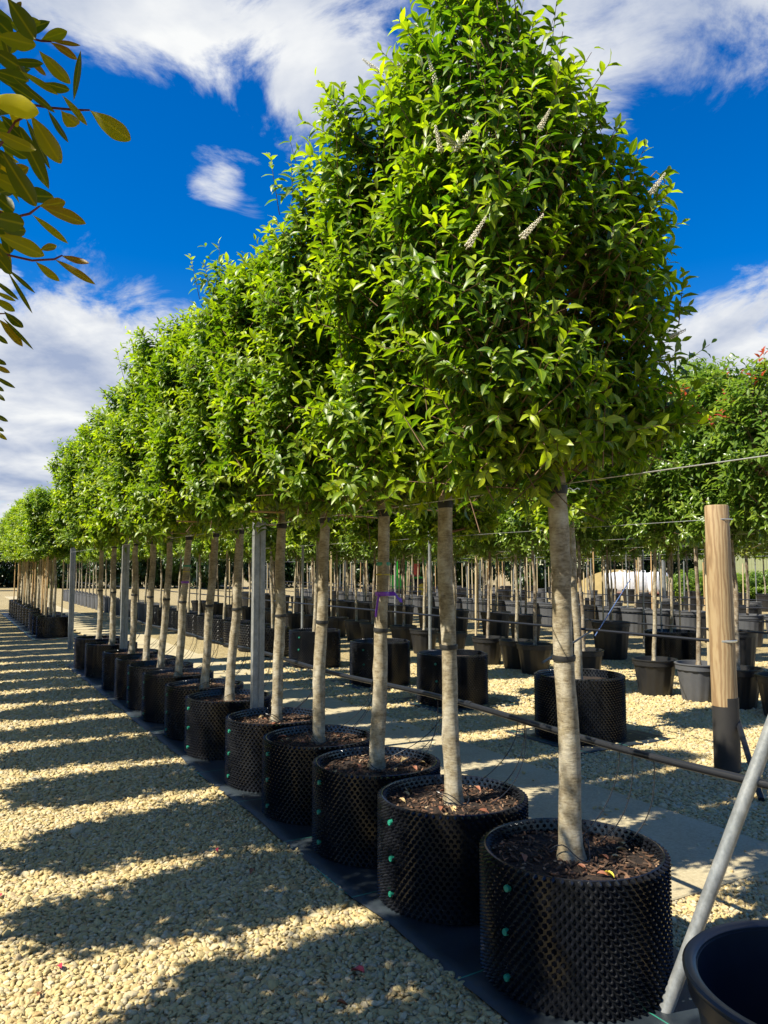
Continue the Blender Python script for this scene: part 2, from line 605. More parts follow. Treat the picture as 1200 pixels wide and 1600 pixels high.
def matting_mat():
    m, n, l, b = new_mat('woven_ground_cover')
    tc = n.new('ShaderNodeTexCoord')
    mp = n.new('ShaderNodeMapping')
    l.new(tc.outputs['Object'], mp.inputs['Vector'])
    sx = n.new('ShaderNodeSeparateXYZ')
    l.new(mp.outputs[0], sx.inputs[0])
    lines = []
    for k, per in ((0, 0.235), (1, 0.42)):
        md = n.new('ShaderNodeMath')
        md.operation = 'PINGPONG'
        md.inputs[1].default_value = per
        l.new(sx.outputs[k], md.inputs[0])
        lt = n.new('ShaderNodeMath')
        lt.operation = 'LESS_THAN'
        lt.inputs[1].default_value = 0.0032
        l.new(md.outputs[0], lt.inputs[0])
        lines.append(lt.outputs[0])
    mx = n.new('ShaderNodeMath')
    mx.operation = 'MAXIMUM'
    l.new(lines[0], mx.inputs[0])
    l.new(lines[1], mx.inputs[1])
    f = ntex(n, l, 6, 5, 0.6)
    c = nramp(n, l, f, [(0.3, (0.008, 0.013, 0.018)), (0.7, (0.026, 0.036, 0.044))])
    c = nmix(n, l, mx.outputs[0], c, (0.03, 0.22, 0.15))
    l.new(c, b.inputs['Base Color'])
    b.inputs['Roughness'].default_value = 0.5
    ck = n.new('ShaderNodeTexChecker')
    ck.inputs['Scale'].default_value = 350
    l.new(tc.outputs['Object'], ck.inputs['Vector'])
    nbump(n, l, ck.outputs['Fac'], 0.25, 0.002, b)
    return m


def concrete_mat():
    m, n, l, b = new_mat('path_concrete')
    f = ntex(n, l, 2.4, 6, 0.6)
    f2 = ntex(n, l, 60, 5, 0.7)
    c = nramp(n, l, f, [(0.3, (0.32, 0.265, 0.15)), (0.55, (0.41, 0.345, 0.205)), (0.75, (0.48, 0.42, 0.27))])
    c = nmix(n, l, 0.45, c, nramp(n, l, f2, [(0.3, (0.23, 0.19, 0.11)), (0.7, (0.58, 0.51, 0.34))]))
    l.new(c, b.inputs['Base Color'])
    b.inputs['Roughness'].default_value = 0.9
    nbump(n, l, f2, 0.45, 0.006, b)
    return m


def mulch_mat():
    m, n, l, b = new_mat('bark_mulch')
    gm_ = n.new('ShaderNodeNewGeometry')
    c = nramp(n, l, gm_.outputs['Random Per Island'], [(0.0, (0.020, 0.012, 0.007)), (0.45, (0.060, 0.034, 0.019)), (0.75, (0.12, 0.060, 0.032)), (0.93, (0.20, 0.11, 0.06)), (1.0, (0.34, 0.25, 0.15))])
    l.new(c, b.inputs['Base Color'])
    b.inputs['Roughness'].default_value = 0.85
    return m


M['mulch'] = mulch_mat()
M['pebble'] = pebble_mat()
M['ground'] = ground_mat()
M['soil'] = soil_mat()
M['matting'] = matting_mat()
M['concrete'] = concrete_mat()
M['bank'] = plain('straw_bank', (0.26, 0.19, 0.07), 0.95, noise=0.35, nscale=2.0, bump=0.5, bdist=0.1)
M['dead_leaf'] = plain('dead_leaf', (0.26, 0.10, 0.05), 0.6, noise=0.5, nscale=30, bump=0.1)
M['dead_leaf_pale'] = plain('pale_dead_leaf', (0.50, 0.36, 0.16), 0.6, noise=0.3, nscale=30, bump=0.1)
M['red_leaf'] = plain('red_fallen_leaf', (0.36, 0.03, 0.05), 0.4, noise=0.3, nscale=40, bump=0.1)
M['yellow_leaf'] = plain('yellow_fallen_leaf', (0.60, 0.50, 0.06), 0.5, noise=0.2, nscale=40, bump=0.1)

# ------------------------------------------------------------------ the ground
g = MB()
nx = 40
g.add([(-500, -60, 0), (500, -60, 0), (500, 1200, 0), (-500, 1200, 0)], [(0, 1, 2), (0, 2, 3)])
go = link('ground', g.mesh('ground', M['ground'], False, None))
go['kind'] = 'structure'

V_ROW1 = 2.15
MAT_POLY_U0, MAT_U1, MAT_V0, MAT_V1 = 1.2, 13.45, 1.72, 2.62
PATH_V0, PATH_V1, PATH_U0 = 2.85, 4.04, 2.53

# concrete path between the first two rows: separate slabs
path = bpy.data.objects.new('path', None)
COL.objects.link(path)
path['kind'] = 'structure'
rs = random.Random(3)
u = PATH_U0
k = 0
while u < 46:
    L = 1.9 + rs.uniform(-0.25, 0.25)
    bm = bmesh.new()
    bmesh.ops.create_cube(bm, size=1)
    bmesh.ops.scale(bm, vec=(PATH_V1 - PATH_V0 + rs.uniform(-0.03, 0.03), L - 0.014, 0.12), verts=bm.verts)
    bmesh.ops.bevel(bm, geom=bm.edges[:], offset=0.006, segments=1, affect='EDGES')
    me = bpy.data.meshes.new('slab')
    bm.to_mesh(me)
    bm.free()
    me.materials.append(M['concrete'])
    s = link('slab', me, path)
    c = W(u + L / 2, (PATH_V0 + PATH_V1) / 2 + rs.uniform(-0.012, 0.012), -0.038 + rs.uniform(-0.004, 0.004))
    s.location = c
    s.rotation_euler = (rs.uniform(-.003, .003), rs.uniform(-.003, .003), RANG)
    u += L
    k += 1

# woven ground cover under the long row
def sheet(name, poly, z, mat, label, cat, group=None, sag=0.006, seed=1, n=34):
    """poly: four (u, v) corners, order u0v0, u0v1, u1v1, u1v0"""
    rg = np.random.default_rng(seed)
    a, b_, c_, d_ = [np.array(q) for q in poly]
    nu = max(6, int(np.linalg.norm(d_ - a) / 0.12))
    nv = 10
    V, T = [], []
    ph = rg.uniform(0, 6, 8)
    o = np.array([(a + b_ + c_ + d_) / 4])[0]
    for i in range(nu + 1):
        for j in range(nv + 1):
            s, t = i / nu, j / nv
            q = (a * (1 - t) + b_ * t) * (1 - s) + (d_ * (1 - t) + c_ * t) * s
            edge = 0.010 * math.sin(q[0] * 3.1 + ph[0]) + 0.006 * math.sin(q[0] * 7.7 + ph[1])
            q = q + np.array([0, edge * (1 if j in (0, nv) else 0)])
            h = z + sag * (0.5 + 0.5 * math.sin(q[0] * 9 + ph[2] + 2 * math.sin(q[1] * 5 + ph[3]))) * (0.4 + 0.6 * abs(math.sin(q[1] * 6 + q[0] * 2 + ph[4])))
            V.append((q[1] - o[1], q[0] - o[0], h))
    for i in range(nu):
        for j in range(nv):
            a0 = i * (nv + 1) + j
            T += [(a0, a0 + 1, a0 + nv + 2), (a0, a0 + nv + 2, a0 + nv + 1)]
    me = fastmesh(name, V, T, mat, True)
    ob = link(name, me, None, None, W(o[0], o[1], 0), RANG)
    md = ob.modifiers.new('thickness', 'SOLIDIFY')
    md.thickness = 0.003
    md.offset = -1
    return tag(ob, label, cat, group)


sheet('ground_cover_mat', [(1.15, MAT_V0), (2.02, MAT_V1), (MAT_U1, 2.66), (MAT_U1, MAT_V0)], 0.008, M['matting'],
      'long strip of black woven ground cover under the near tree row', 'ground cover', seed=4)

# ------------------------------------------------------------------ loose pebbles (gravel) on the near ground
rg = np.random.default_rng(11)


def pebble_mesh(seed):
    r = np.random.default_rng(seed)
    bm = bmesh.new()
    bmesh.ops.create_icosphere(bm, subdivisions=2, radius=1.0)
    ph = r.uniform(0, 6, 9)
    for v in bm.verts:
        c = v.co
        f = 1 + 0.16 * math.sin(2.1 * c.x + ph[0] + c.y * 1.3) + 0.14 * math.sin(2.6 * c.y + ph[1] + c.z) + 0.12 * math.sin(2.9 * c.z + ph[2] + 1.7 * c.x)
        f += r.uniform(-0.045, 0.045)
        v.co = c * f
    me = bpy.data.meshes.new('pebble')
    bm.to_mesh(me)
    bm.free()
    me.polygons.foreach_set('use_smooth', [True] * len(me.polygons))
    me.set_sharp_from_angle(angle=R_(38))
    me.materials.append(M['pebble'])
    return me


pcol = bpy.data.collections.new('pebble_shapes')
for s in range(7):
    pcol.objects.link(bpy.data.objects.new('pebble', pebble_mesh(s + 20)))

UROW1 = [2.31, 3.12, 3.86, 4.61, 5.39, 6.43, 7.19, 8.10, 8.87, 9.61, 10.45, 11.75, 12.8]
pts = []
for (y0, y1, step, size) in ((1.9, 5.0, 0.0158, 1.0), (5.0, 8.5, 0.0208, 1.2), (8.5, 13.0, 0.030, 1.6)):
    X0, X1 = -0.56 * y1 - 0.4, 0.56 * y1 + 0.4
    xs = np.arange(X0, X1, step)
    ys = np.arange(y0, y1, step)
    gx, gy = np.meshgrid(xs, ys)
    gx = gx.ravel() + rg.uniform(-.5, .5, gx.size) * step
    gy = gy.ravel() + rg.uniform(-.5, .5, gy.size) * step
    keep = np.abs(gx) < 0.53 * gy + 0.35
    gx, gy = gx[keep], gy[keep]
    uu = gx * RU.x + gy * RU.y
    vv = gx * RV.x + gy * RV.y
    wig = 0.010 * np.sin(uu * 5.3) + 0.012 * np.sin(uu * 13.0)
    mat_v0 = MAT_V0 + wig
    # near end of the ground cover runs slanting
    u_start = 1.15 + (vv - MAT_V0) / (MAT_V1 - MAT_V0) * 0.87
    on_mat = (vv > mat_v0) & (vv < 2.64 + wig) & (uu > u_start) & (uu < MAT_U1)
    on_path = (vv > PATH_V0 + 0.02) & (vv < PATH_V1 - 0.02 + wig) & (uu > PATH_U0 + 0.02 + wig)
    stray = rg.random(gx.size) < 0.006
    keep = ~((on_mat | on_path) & ~(stray & on_path))
    gx, gy = gx[keep], gy[keep]
    strayk = (stray & on_path)[keep]
    n = len(gx)
    sz = 0.0094 * size * rg.lognormal(0, 0.27, n)
    zz_ = np.where(strayk, 0.026, rg.uniform(-0.002, 0.007, n))
    P = np.stack([gx, gy, zz_], 1)
    sc = np.stack([sz * rg.uniform(1.0, 1.6, n), sz * rg.uniform(0.8, 1.1, n), sz * rg.uniform(0.45, 0.8, n)], 1)
    rt = np.stack([rg.normal(0, 0.35, n), rg.normal(0, 0.35, n), rg.uniform(0, 6.28, n)], 1)
    pts.append((P, sc, rt))
P = np.concatenate([a[0] for a in pts]).astype(np.float32)
SC = np.concatenate([a[1] for a in pts]).astype(np.float32)
RT = np.concatenate([a[2] for a in pts]).astype(np.float32)
pm = bpy.data.meshes.new('gravel')
pm.vertices.add(len(P))
pm.vertices.foreach_set('co', P.ravel())
a_ = pm.attributes.new('rot', 'FLOAT_VECTOR', 'POINT')
a_.data.foreach_set('vector', RT.ravel())
a_ = pm.attributes.new('scl', 'FLOAT_VECTOR', 'POINT')
a_.data.foreach_set('vector', SC.ravel())
a_ = pm.attributes.new('idx', 'INT', 'POINT')
a_.data.foreach_set('value', rg.integers(0, 7, len(P)).astype(np.int32))
pm.update()
gravel = link('gravel', pm)
gravel['kind'] = 'stuff'
gravel['label'] = 'loose cream and tan gravel covering the nursery floor'
gravel['category'] = 'gravel'
ng = bpy.data.node_groups.new('scatter', 'GeometryNodeTree')
ng.interface.new_socket(name='Geometry', in_out='INPUT', socket_type='NodeSocketGeometry')
ng.interface.new_socket(name='Geometry', in_out='OUTPUT', socket_type='NodeSocketGeometry')
gi = ng.nodes.new('NodeGroupInput')
gout = ng.nodes.new('NodeGroupOutput')
iop = ng.nodes.new('GeometryNodeInstanceOnPoints')
ci = ng.nodes.new('GeometryNodeCollectionInfo')
ci.inputs['Collection'].default_value = pcol
ci.inputs['Separate Children'].default_value = True
ci.inputs['Reset Children'].default_value = True


def nattr(nm, ty):
    x = ng.nodes.new('GeometryNodeInputNamedAttribute')
    x.data_type = ty
    x.inputs['Name'].default_value = nm
    return x.outputs['Attribute']


e2r = ng.nodes.new('FunctionNodeEulerToRotation')
ng.links.new(nattr('rot', 'FLOAT_VECTOR'), e2r.inputs[0])
ng.links.new(gi.outputs[0], iop.inputs['Points'])
ng.links.new(ci.outputs[0], iop.inputs['Instance'])
iop.inputs['Pick Instance'].default_value = True
ng.links.new(nattr('idx', 'INT'), iop.inputs['Instance Index'])
ng.links.new(e2r.outputs[0], iop.inputs['Rotation'])
ng.links.new(nattr('scl', 'FLOAT_VECTOR'), iop.inputs['Scale'])
ng.links.new(iop.outputs[0], gout.inputs[0])
gm = gravel.modifiers.new('scatter', 'NODES')
gm.node_group = ng

# ------------------------------------------------------------------ leaves and crowns
def leaf_template(seg):
    """returns arrays x, y (half widths, -1..1 scaled), tris;  outline of a pointed elliptic leaf"""
    if seg == 3:
        xs, ws = [0.34, 0.68], [0.205, 0.19]
    elif seg == 9:
        xs = [0.04, 0.12, 0.22, 0.33, 0.45, 0.57, 0.68, 0.78, 0.87, 0.94]
        ws = [0.022, 0.075, 0.130, 0.172, 0.198, 0.205, 0.190, 0.155, 0.103, 0.048]
    else:
        xs, ws = [0.14, 0.36, 0.60, 0.82], [0.10, 0.20, 0.205, 0.115]
    X = [0.0] + xs + [1.0]
    m = len(xs)
    V = [(x, 0.0) for x in X]
    V += [(x, w) for x, w in zip(xs, ws)]
    V += [(x, -w) for x, w in zip(xs, ws)]
    T = []
    Lf, Rt = m + 2, 2 * m + 2
    T += [(0, 1, Lf), (0, Rt, 1)]
    for i in range(m - 1):
        T += [(1 + i, 2 + i, Lf + i + 1), (1 + i, Lf + i + 1, Lf + i), (1 + i, Rt + i + 1, 2 + i), (1 + i, Rt + i, Rt + i + 1)]
    T += [(m, m + 1, Lf + m - 1), (m, Rt + m - 1, m + 1)]
    return np.array(V), np.array(T)


TPL = {3: leaf_template(3), 5: leaf_template(5), 9: leaf_template(9)}


def leaves_to_mesh(pos, d, nrm, L, wid, curv, fold, tint, seg):
    """pos,d,nrm: (N,3); L,wid,curv,fold: (N,); tint (N,3[4]) -> V, T, tint"""
    tv, tt = TPL[seg]
    side = np.cross(nrm, d)
    x = tv[:, 0][None, :, None]
    y = tv[:, 1][None, :, None]
    Lx = L[:, None, None]
    ay = np.abs(y)
    wave = 0.022 * np.sin(tv[:, 0] * 15.0)[None, :, None] * (ay > 0)
    zoff = fold[:, None, None] * ay * wid[:, None, None] - curv[:, None, None] * x ** 2 + wave
    V = pos[:, None, :] + d[:, None, :] * (x * Lx) + side[:, None, :] * (y * Lx * wid[:, None, None]) + nrm[:, None, :] * (zoff * Lx)
    nv = len(tv)
    N = len(pos)
    T = tt[None, :, :] + (np.arange(N) * nv)[:, None, None]
    col = np.zeros((N, nv, 4))
    col[:, :, 0] = tint[:, 0:1]
    col[:, :, 1] = tint[:, 1:2]
    col[:, :, 2] = np.clip(ay[:, :, 0] / 0.2, 0, 1)
    col[:, :, 3] = tint[:, 2:3]
    return V.reshape(-1, 3), T.reshape(-1, 3), col.reshape(-1, 4)


def unit(a):
    return a / np.maximum(np.linalg.norm(a, axis=-1, keepdims=True), 1e-9)


def grow(seed, a, b, z0, z1, nshoot, nleaf, L0, topf=None, kh=2.5, rng_shell=1.0, young_lit=1.0, kexp=3.2, shell=0.60, shape=None, spray=0.06, red=0.0, up=0.6, slen=(0.13, 0.26), droop=0.22):
    """leaf transforms through a crown's volume, denser towards its skin; x across the row, y along it"""
    r = np.random.default_rng(seed)
    zc, c = (z0 + z1) / 2, (z1 - z0) / 2
    ph = r.uniform(0, 6.28, 12)
    got = []
    tot = 0
    while tot < nshoot:
        q = r.uniform(-1.15, 1.15, (nshoot * 3, 3))
        X = q * np.array([a, b, c])
        lump = 1 + 0.09 * np.sin(X[:, 2] * 7.0 + ph[0] + 2 * np.sin(X[:, 1] * 5 + ph[1])) + 0.08 * np.sin(X[:, 1] * 9 + ph[2] + X[:, 0] * 4) \
            + 0.06 * np.sin(X[:, 0] * 10 + ph[3] + X[:, 2] * 5) + 0.05 * np.sin(X[:, 2] * 15 + X[:, 0] * 9 + ph[4])
        if shape is not None:
            lump = lump * shape(q)
        hq = (np.abs(q[:, :2]) ** kh).sum(1) ** (1 / kh)
        n = (hq ** kexp + np.abs(q[:, 2]) ** kexp) ** (1 / kexp) / lump
        if topf is not None:
            X[:, 2] = (X[:, 2] + c) * topf(q) - c
        pr = np.where((n > shell) & (n < 1.0), ((n - shell) / (1 - shell)) ** 0.8 * 0.9 + 0.1, 0.0)
        pr = np.where((n >= 1.0) & (n < 1.10), 0.06, pr)
        ok = r.random(len(q)) < pr
        got.append(np.concatenate([X[ok], q[ok], n[ok, None]], 1))
        tot += ok.sum()
    A = np.concatenate(got)[:nshoot]
    X, q, n = A[:, :3], A[:, 3:6], A[:, 6]
    hq = np.maximum((np.abs(q[:, :2]) ** kh).sum(1) ** (1 / kh), 1e-6)
    gh = unit(np.sign(q[:, :2]) * np.abs(q[:, :2]) ** (kh - 1) / np.array([a, b])) * (hq ** (kexp - 1))[:, None]
    gr = unit(np.concatenate([gh, (np.sign(q[:, 2]) * np.abs(q[:, 2]) ** (kexp - 1) * 0.5)[:, None]], 1))
    s = unit(gr * 0.75 + np.array([0, 0, up]) + r.normal(0, 0.33, X.shape))
    sl = r.uniform(*slen, len(X))
    longer = r.random(len(X)) < spray
    sl = np.where(longer, sl * r.uniform(1.4, 1.9, len(X)), sl)
    base = X + np.array([0, 0, zc]) - s * sl[:, None] * 0.55
    S, NL = len(X), nleaf
    t = (np.linspace(0.12, 1.0, NL)[None, :] + r.normal(0, 0.03, (S, NL)))
    pos = base[:, None, :] + s[:, None, :] * (sl[:, None] * t)[:, :, None]
    ref = np.where(np.abs(s[:, 2:3]) < 0.9, np.array([[0, 0, 1.0]]), np.array([[1.0, 0, 0]]))
    e1 = unit(np.cross(s, ref))
    e2 = np.cross(s, e1)
    phi = (np.arange(NL) * 2.4)[None, :] + r.uniform(0, 6.28, (S, 1)) + r.normal(0, 0.25, (S, NL))
    al = np.radians(82 - 48 * np.clip(t, 0, 1) ** 1.3) + r.normal(0, 0.14, (S, NL))
    d = np.cos(al)[:, :, None] * s[:, None, :] + np.sin(al)[:, :, None] * (np.cos(phi)[:, :, None] * e1[:, None, :] + np.sin(phi)[:, :, None] * e2[:, None, :])
    d[:, :, 2] -= droop * r.uniform(0.2, 1.6, (S, NL)) * (1.15 - np.clip(t, 0, 1))
    d = unit(d)
    n0 = s[:, None, :] + np.array([0, 0, 0.7]) + r.normal(0, 0.22, (S, NL, 3))
    nm = unit(n0 - d * (d * n0).sum(-1, keepdims=True))
    L = L0 * r.uniform(0.72, 1.18, (S, NL)) * (1.0 - 0.38 * np.clip(t, 0, 1) ** 4)
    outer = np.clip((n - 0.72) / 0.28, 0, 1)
    yng_lit = young_lit * np.clip(t, 0, 1) ** 1.3 * (0.04 + 0.92 * outer ** 2)[:, None] * r.uniform(0.2, 1.0, (S, 1)) * r.uniform(0.6, 1.2, (S, NL))  # young tips, plus sunlit contrast painted in by yellowing the outer leaves
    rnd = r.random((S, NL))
    yng_lit = np.where(r.random((S, NL)) < 0.006, 1.35, yng_lit)
    alpha = np.ones((S, NL))
    if red > 0:
        rs_ = (r.random(S) < red) & (X[:, 2] > c * 0.25) & (n > 0.85)
        alpha = np.where(rs_[:, None] & (t > 0.45), 0.0, 1.0)
    f = lambda z: z.reshape(S * NL, *z.shape[2:])
    stems = (base, s, sl)
    return dict(pos=f(pos), d=f(d), n=f(nm), L=f(L), t=f(np.clip(t, 0, 1)), tint=np.stack([f(yng_lit), f(rnd), f(alpha)], 1), outer=np.repeat(n, NL), stems=stems, rng=r,
                outdir=np.repeat(gr, NL, axis=0))


def subset(g_, m):
    return {k_: (v_[m] if isinstance(v_, np.ndarray) else v_) for k_, v_ in g_.items()}


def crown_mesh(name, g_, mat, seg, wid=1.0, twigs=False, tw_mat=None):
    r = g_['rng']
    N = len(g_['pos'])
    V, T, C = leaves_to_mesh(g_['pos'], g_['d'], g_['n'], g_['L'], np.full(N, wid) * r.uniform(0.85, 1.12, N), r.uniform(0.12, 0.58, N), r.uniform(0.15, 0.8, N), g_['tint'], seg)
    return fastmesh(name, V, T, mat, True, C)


def twig_mesh(name, g_, mat, every=1, r0=0.0028):
    base, s, sl = g_['stems']
    base, s, sl = base[::every], s[::every], sl[::every]
    ref = np.where(np.abs(s[:, 2:3]) < 0.9, np.array([[0, 0, 1.0]]), np.array([[1.0, 0, 0]]))
    e1 = unit(np.cross(s, ref))
    e2 = np.cross(s, e1)
    V = []
    for (tt, rr) in ((-0.25, r0), (1.0, r0 * 0.4)):
        for k_ in range(3):
            a = 2.094 * k_
            V.append(base + s * (sl * tt)[:, None] + (e1 * math.cos(a) + e2 * math.sin(a)) * rr)
    V = np.stack(V, 1)
    tri = np.array([(0, 1, 4), (0, 4, 3), (1, 2, 5), (1, 5, 4), (2, 0, 3), (2, 3, 5)])
    T = tri[None] + (np.arange(len(V)) * 6)[:, None, None]
    return fastmesh(name, V.reshape(-1, 3), T.reshape(-1, 3), mat, True)


def limb_mesh(name, seed, a, b, z0, z1, n, mat, r0=0.016, base_xy=(0, 0)):
    r = random.Random(seed)
    m = MB()
    for i in range(n):
        zb = z0 - 0.02 + (z1 - z0) * 0.78 * (i + r.random()) / n
        ang = i * 2.4 + r.uniform(-.4, .4)
        e = Vector((math.cos(ang) * a * 0.8, math.sin(ang) * b * 0.8, zb + r.uniform(0.15, 0.42)))
        e.z = min(e.z, z1 - 0.08)
        s0 = Vector((base_xy[0], base_xy[1], zb))
        md = s0.lerp(e, 0.5) + Vector((r.uniform(-.05, .05), r.uniform(-.05, .05), r.uniform(-.10, .02)))
        P_ = [s0, s0.lerp(md, 0.5), md, md.lerp(e, 0.5), e]
        m.tube(P_, [r0, r0 * 0.85, r0 * 0.65, r0 * 0.5, r0 * 0.25], 6)
        for q in range(2):
            st = P_[2 + q]
            en = st + Vector((r.uniform(-1, 1) * a * 0.45, r.uniform(-1, 1) * b * 0.45, r.uniform(0.1, 0.3)))
            m.tube([st, st.lerp(en, .5) + Vector((0, 0, -.02)), en], [r0 * .45, r0 * .35, r0 * .15], 5)
    return m.mesh(name, mat)


def trunk_mesh(name, seed, z0, z1, zt, r0, r1, lean=(0, 0), bow=0.02, mat=None, sides=18, knots=16):
    """trunk from the soil (z0) to the crown base (z1) and on to the leader's tip (zt)"""
    r = np.random.default_rng(seed)
    n = 34
    V, T = [], []
    kn = [(r.uniform(z0 + .1, z1), r.uniform(0, 6.28), r.uniform(0.003, 0.010), r.uniform(0.014, 0.032)) for _ in range(knots)]
    ph = r.uniform(0, 6.28, 6)
    for i in range(n + 1):
        s = i / n
        z = z0 + (zt - z0) * s
        h = (z - z0) / (z1 - z0)
        if h <= 1:
            rad = r0 + (r1 - r0) * h + 0.018 * max(0, 1 - (z - z0) / 0.10) ** 2
        else:
            rad = r1 * max(0.12, 1 - (z - z1) / (zt - z1) * 0.9)
        cx = lean[0] * min(h, 1.3) + bow * math.sin(h * 3.0 + ph[0]) * min(1, h * 2) + 0.004 * math.sin(z * 9 + ph[1])
        cy = lean[1] * min(h, 1.3) + bow * math.sin(h * 2.6 + ph[2]) * min(1, h * 2) + 0.004 * math.sin(z * 8 + ph[3])
        for k_ in range(sides):
            a = 2 * math.pi * k_ / sides
            q = rad * (1 + 0.045 * math.sin(2 * a + z * 4 + ph[4]) + 0.03 * math.sin(3 * a - z * 9 + ph[5])) + r.normal(0, rad * 0.018)
            for kz, ka, kd, kw in kn:
                da = (a - ka + math.pi) % (2 * math.pi) - math.pi
                q += kd * math.exp(-((z - kz) / kw) ** 2 - (da / 0.55) ** 2)
            V.append((cx + q * math.cos(a), cy + q * math.sin(a), z))
    for i in range(n):
        for k_ in range(sides):
            a, b_ = i * sides + k_, i * sides + (k_ + 1) % sides
            T += [(a, b_, b_ + sides), (a, b_ + sides, a + sides)]
    me = fastmesh(name, V, T, mat, True)

    def centre(z):
        h = (z - z0) / (z1 - z0)
        return (lean[0] * min(h, 1.3) + bow * math.sin(h * 3.0 + ph[0]) * min(1, h * 2) + 0.004 * math.sin(z * 9 + ph[1]),
                lean[1] * min(h, 1.3) + bow * math.sin(h * 2.6 + ph[2]) * min(1, h * 2) + 0.004 * math.sin(z * 8 + ph[3]),
                r0 + (r1 - r0) * min(h, 1))
    return me, centre


# single leaves (parts of the near crowns): a few shared meshes of different age and painted-in sunlit yellow
def single_leaf(name, mat, tint, wid, curv, fold, seg=5):
    V, T, C = leaves_to_mesh(np.zeros((1, 3)), np.array([[1.0, 0, 0]]), np.array([[0, 0, 1.0]]), np.ones(1), np.array([wid]), np.array([curv]), np.array([fold]),
                             np.array([tint]), seg)
    return fastmesh(name, V, T, mat, True, C)


LEAFM = []
for i_, (y_, g_) in enumerate([(0.05, 0.3), (0.15, 0.8), (0.35, 0.4), (0.55, 0.6), (0.8, 0.5)]):
    for c_ in (0.16, 0.38):
        LEAFM.append((y_, single_leaf('leaf', M['laurel'], (y_, g_, 1.0), 1.0, c_, 0.45)))


def leaf_objects(parent, g_, idx, pick=None):
    for i in idx:
        d, nm = Vector(g_['d'][i]), Vector(g_['n'][i])
        sd_ = nm.cross(d)
        L = float(g_['L'][i])
        mx = Matrix(((d.x, sd_.x, nm.x), (d.y, sd_.y, nm.y), (d.z, sd_.z, nm.z)))
        y = float(g_['tint'][i, 0])
        cand = min(range(0, len(LEAFM), 2), key=lambda q: abs(LEAFM[q][0] - y))
        o = bpy.data.objects.new('leaf', LEAFM[cand + (i % 2)][1])
        COL.objects.link(o)
        o.parent = parent
        o.matrix_local = Matrix.Translation(Vector(g_['pos'][i])) @ mx.to_4x4() @ Matrix.Scale(L, 4)


CR_A, CR_B, CR_Z0, CR_Z1 = 0.52, 0.275, 1.98, 3.47
CR_OFF = -0.15


def top_first(q):
    # the end tree slopes down towards its free side
    e = np.clip((0.75 * q[:, 0] - 0.35 * q[:, 1] + 0.45) / 1.25, 0, 1)
    return 1 - 0.42 * e * e * (3 - 2 * e)


def shape_std(q):
    return np.where(q[:, 2] > 0.2, 1 - 0.10 * np.clip(q[:, 2] - 0.2, 0, 1) * np.abs(q[:, 0]), 1.0)


VAR = []          # near crowns, each with its own leaf set
for i_ in range(4):
    g_ = grow(100 + i_, CR_A * (0.98 if i_ == 0 else 1), CR_B * (1.38 if i_ == 0 else 1), CR_Z0, CR_Z1 + (0.40, 0.26, 0.12, 0.02)[i_], 1250, 11, 0.076, topf=top_first if i_ == 0 else None, kexp=4.5, spray=0.13, shell=0.5)
    # long arching shoots that stand out of the clipped face
    h_ = grow(120 + i_, CR_A * (0.95 if i_ == 0 else 0.98), CR_B * (1.36 if i_ == 0 else 1), CR_Z0 + 0.05, CR_Z1 + (0.38, 0.24, 0.12, 0.04)[i_], 30, 22, 0.080, topf=top_first if i_ == 0 else None, kexp=4.5, shell=0.86, slen=(0.34, 0.52), spray=0.0,
              up=0.75, young_lit=1.25)
    for k_ in ('pos', 'd', 'n', 'L', 't', 'tint', 'outer', 'outdir'):
        g_[k_] = np.concatenate([g_[k_], h_[k_]])
    g_['stems'] = tuple(np.concatenate([a_0, b_0]) for a_0, b_0 in zip(g_['stems'], h_['stems']))
    VAR.append(g_)
FARV = []
for i_ in range(3):
    g_ = grow(140 + i_, CR_A, CR_B, CR_Z0, CR_Z1, 900, 10, 0.086, kexp=4.5, spray=0.12)
    FARV.append((crown_mesh('crown', g_, M['laurel'], 3), twig_mesh('twigs', g_, M['twig'], 3)))
PHOT = []
for i_ in range(3):
    g_ = grow(160 + i_, 0.52, 0.46, 1.95, 3.75, 620, 10, 0.105, kexp=2.8, shape=shape_std, spray=0.14, red=0.10, up=0.8)
    PHOT.append((crown_mesh('crown', g_, M['photinia'], 3, 0.95), twig_mesh('twigs', g_, M['twig'], 3)))
AISLE = []
for i_ in range(2):
    g_ = grow(180 + i_, 0.64, 0.39, 1.70, 3.70, 560, 10, 0.115, kexp=3.0, shell=0.42, shape=shape_std, spray=0.05, red=0.03, up=0.5)
    AISLE.append((crown_mesh('crown', g_, M['aisle'], 3, 0.8), twig_mesh('twigs', g_, M['twig'], 3)))
g_ = grow(200, 1.0, 1.0, 0.05, 2.0, 700, 9, 0.16, kexp=2.4, spray=0.1, slen=(0.2, 0.4))
BUSH = crown_mesh('crown', g_, M['hedge'], 3)
LIMB = [limb_mesh('branches', 50 + i_, CR_A, CR_B, CR_Z0, CR_Z1, 16, M['twig']) for i_ in range(3)]

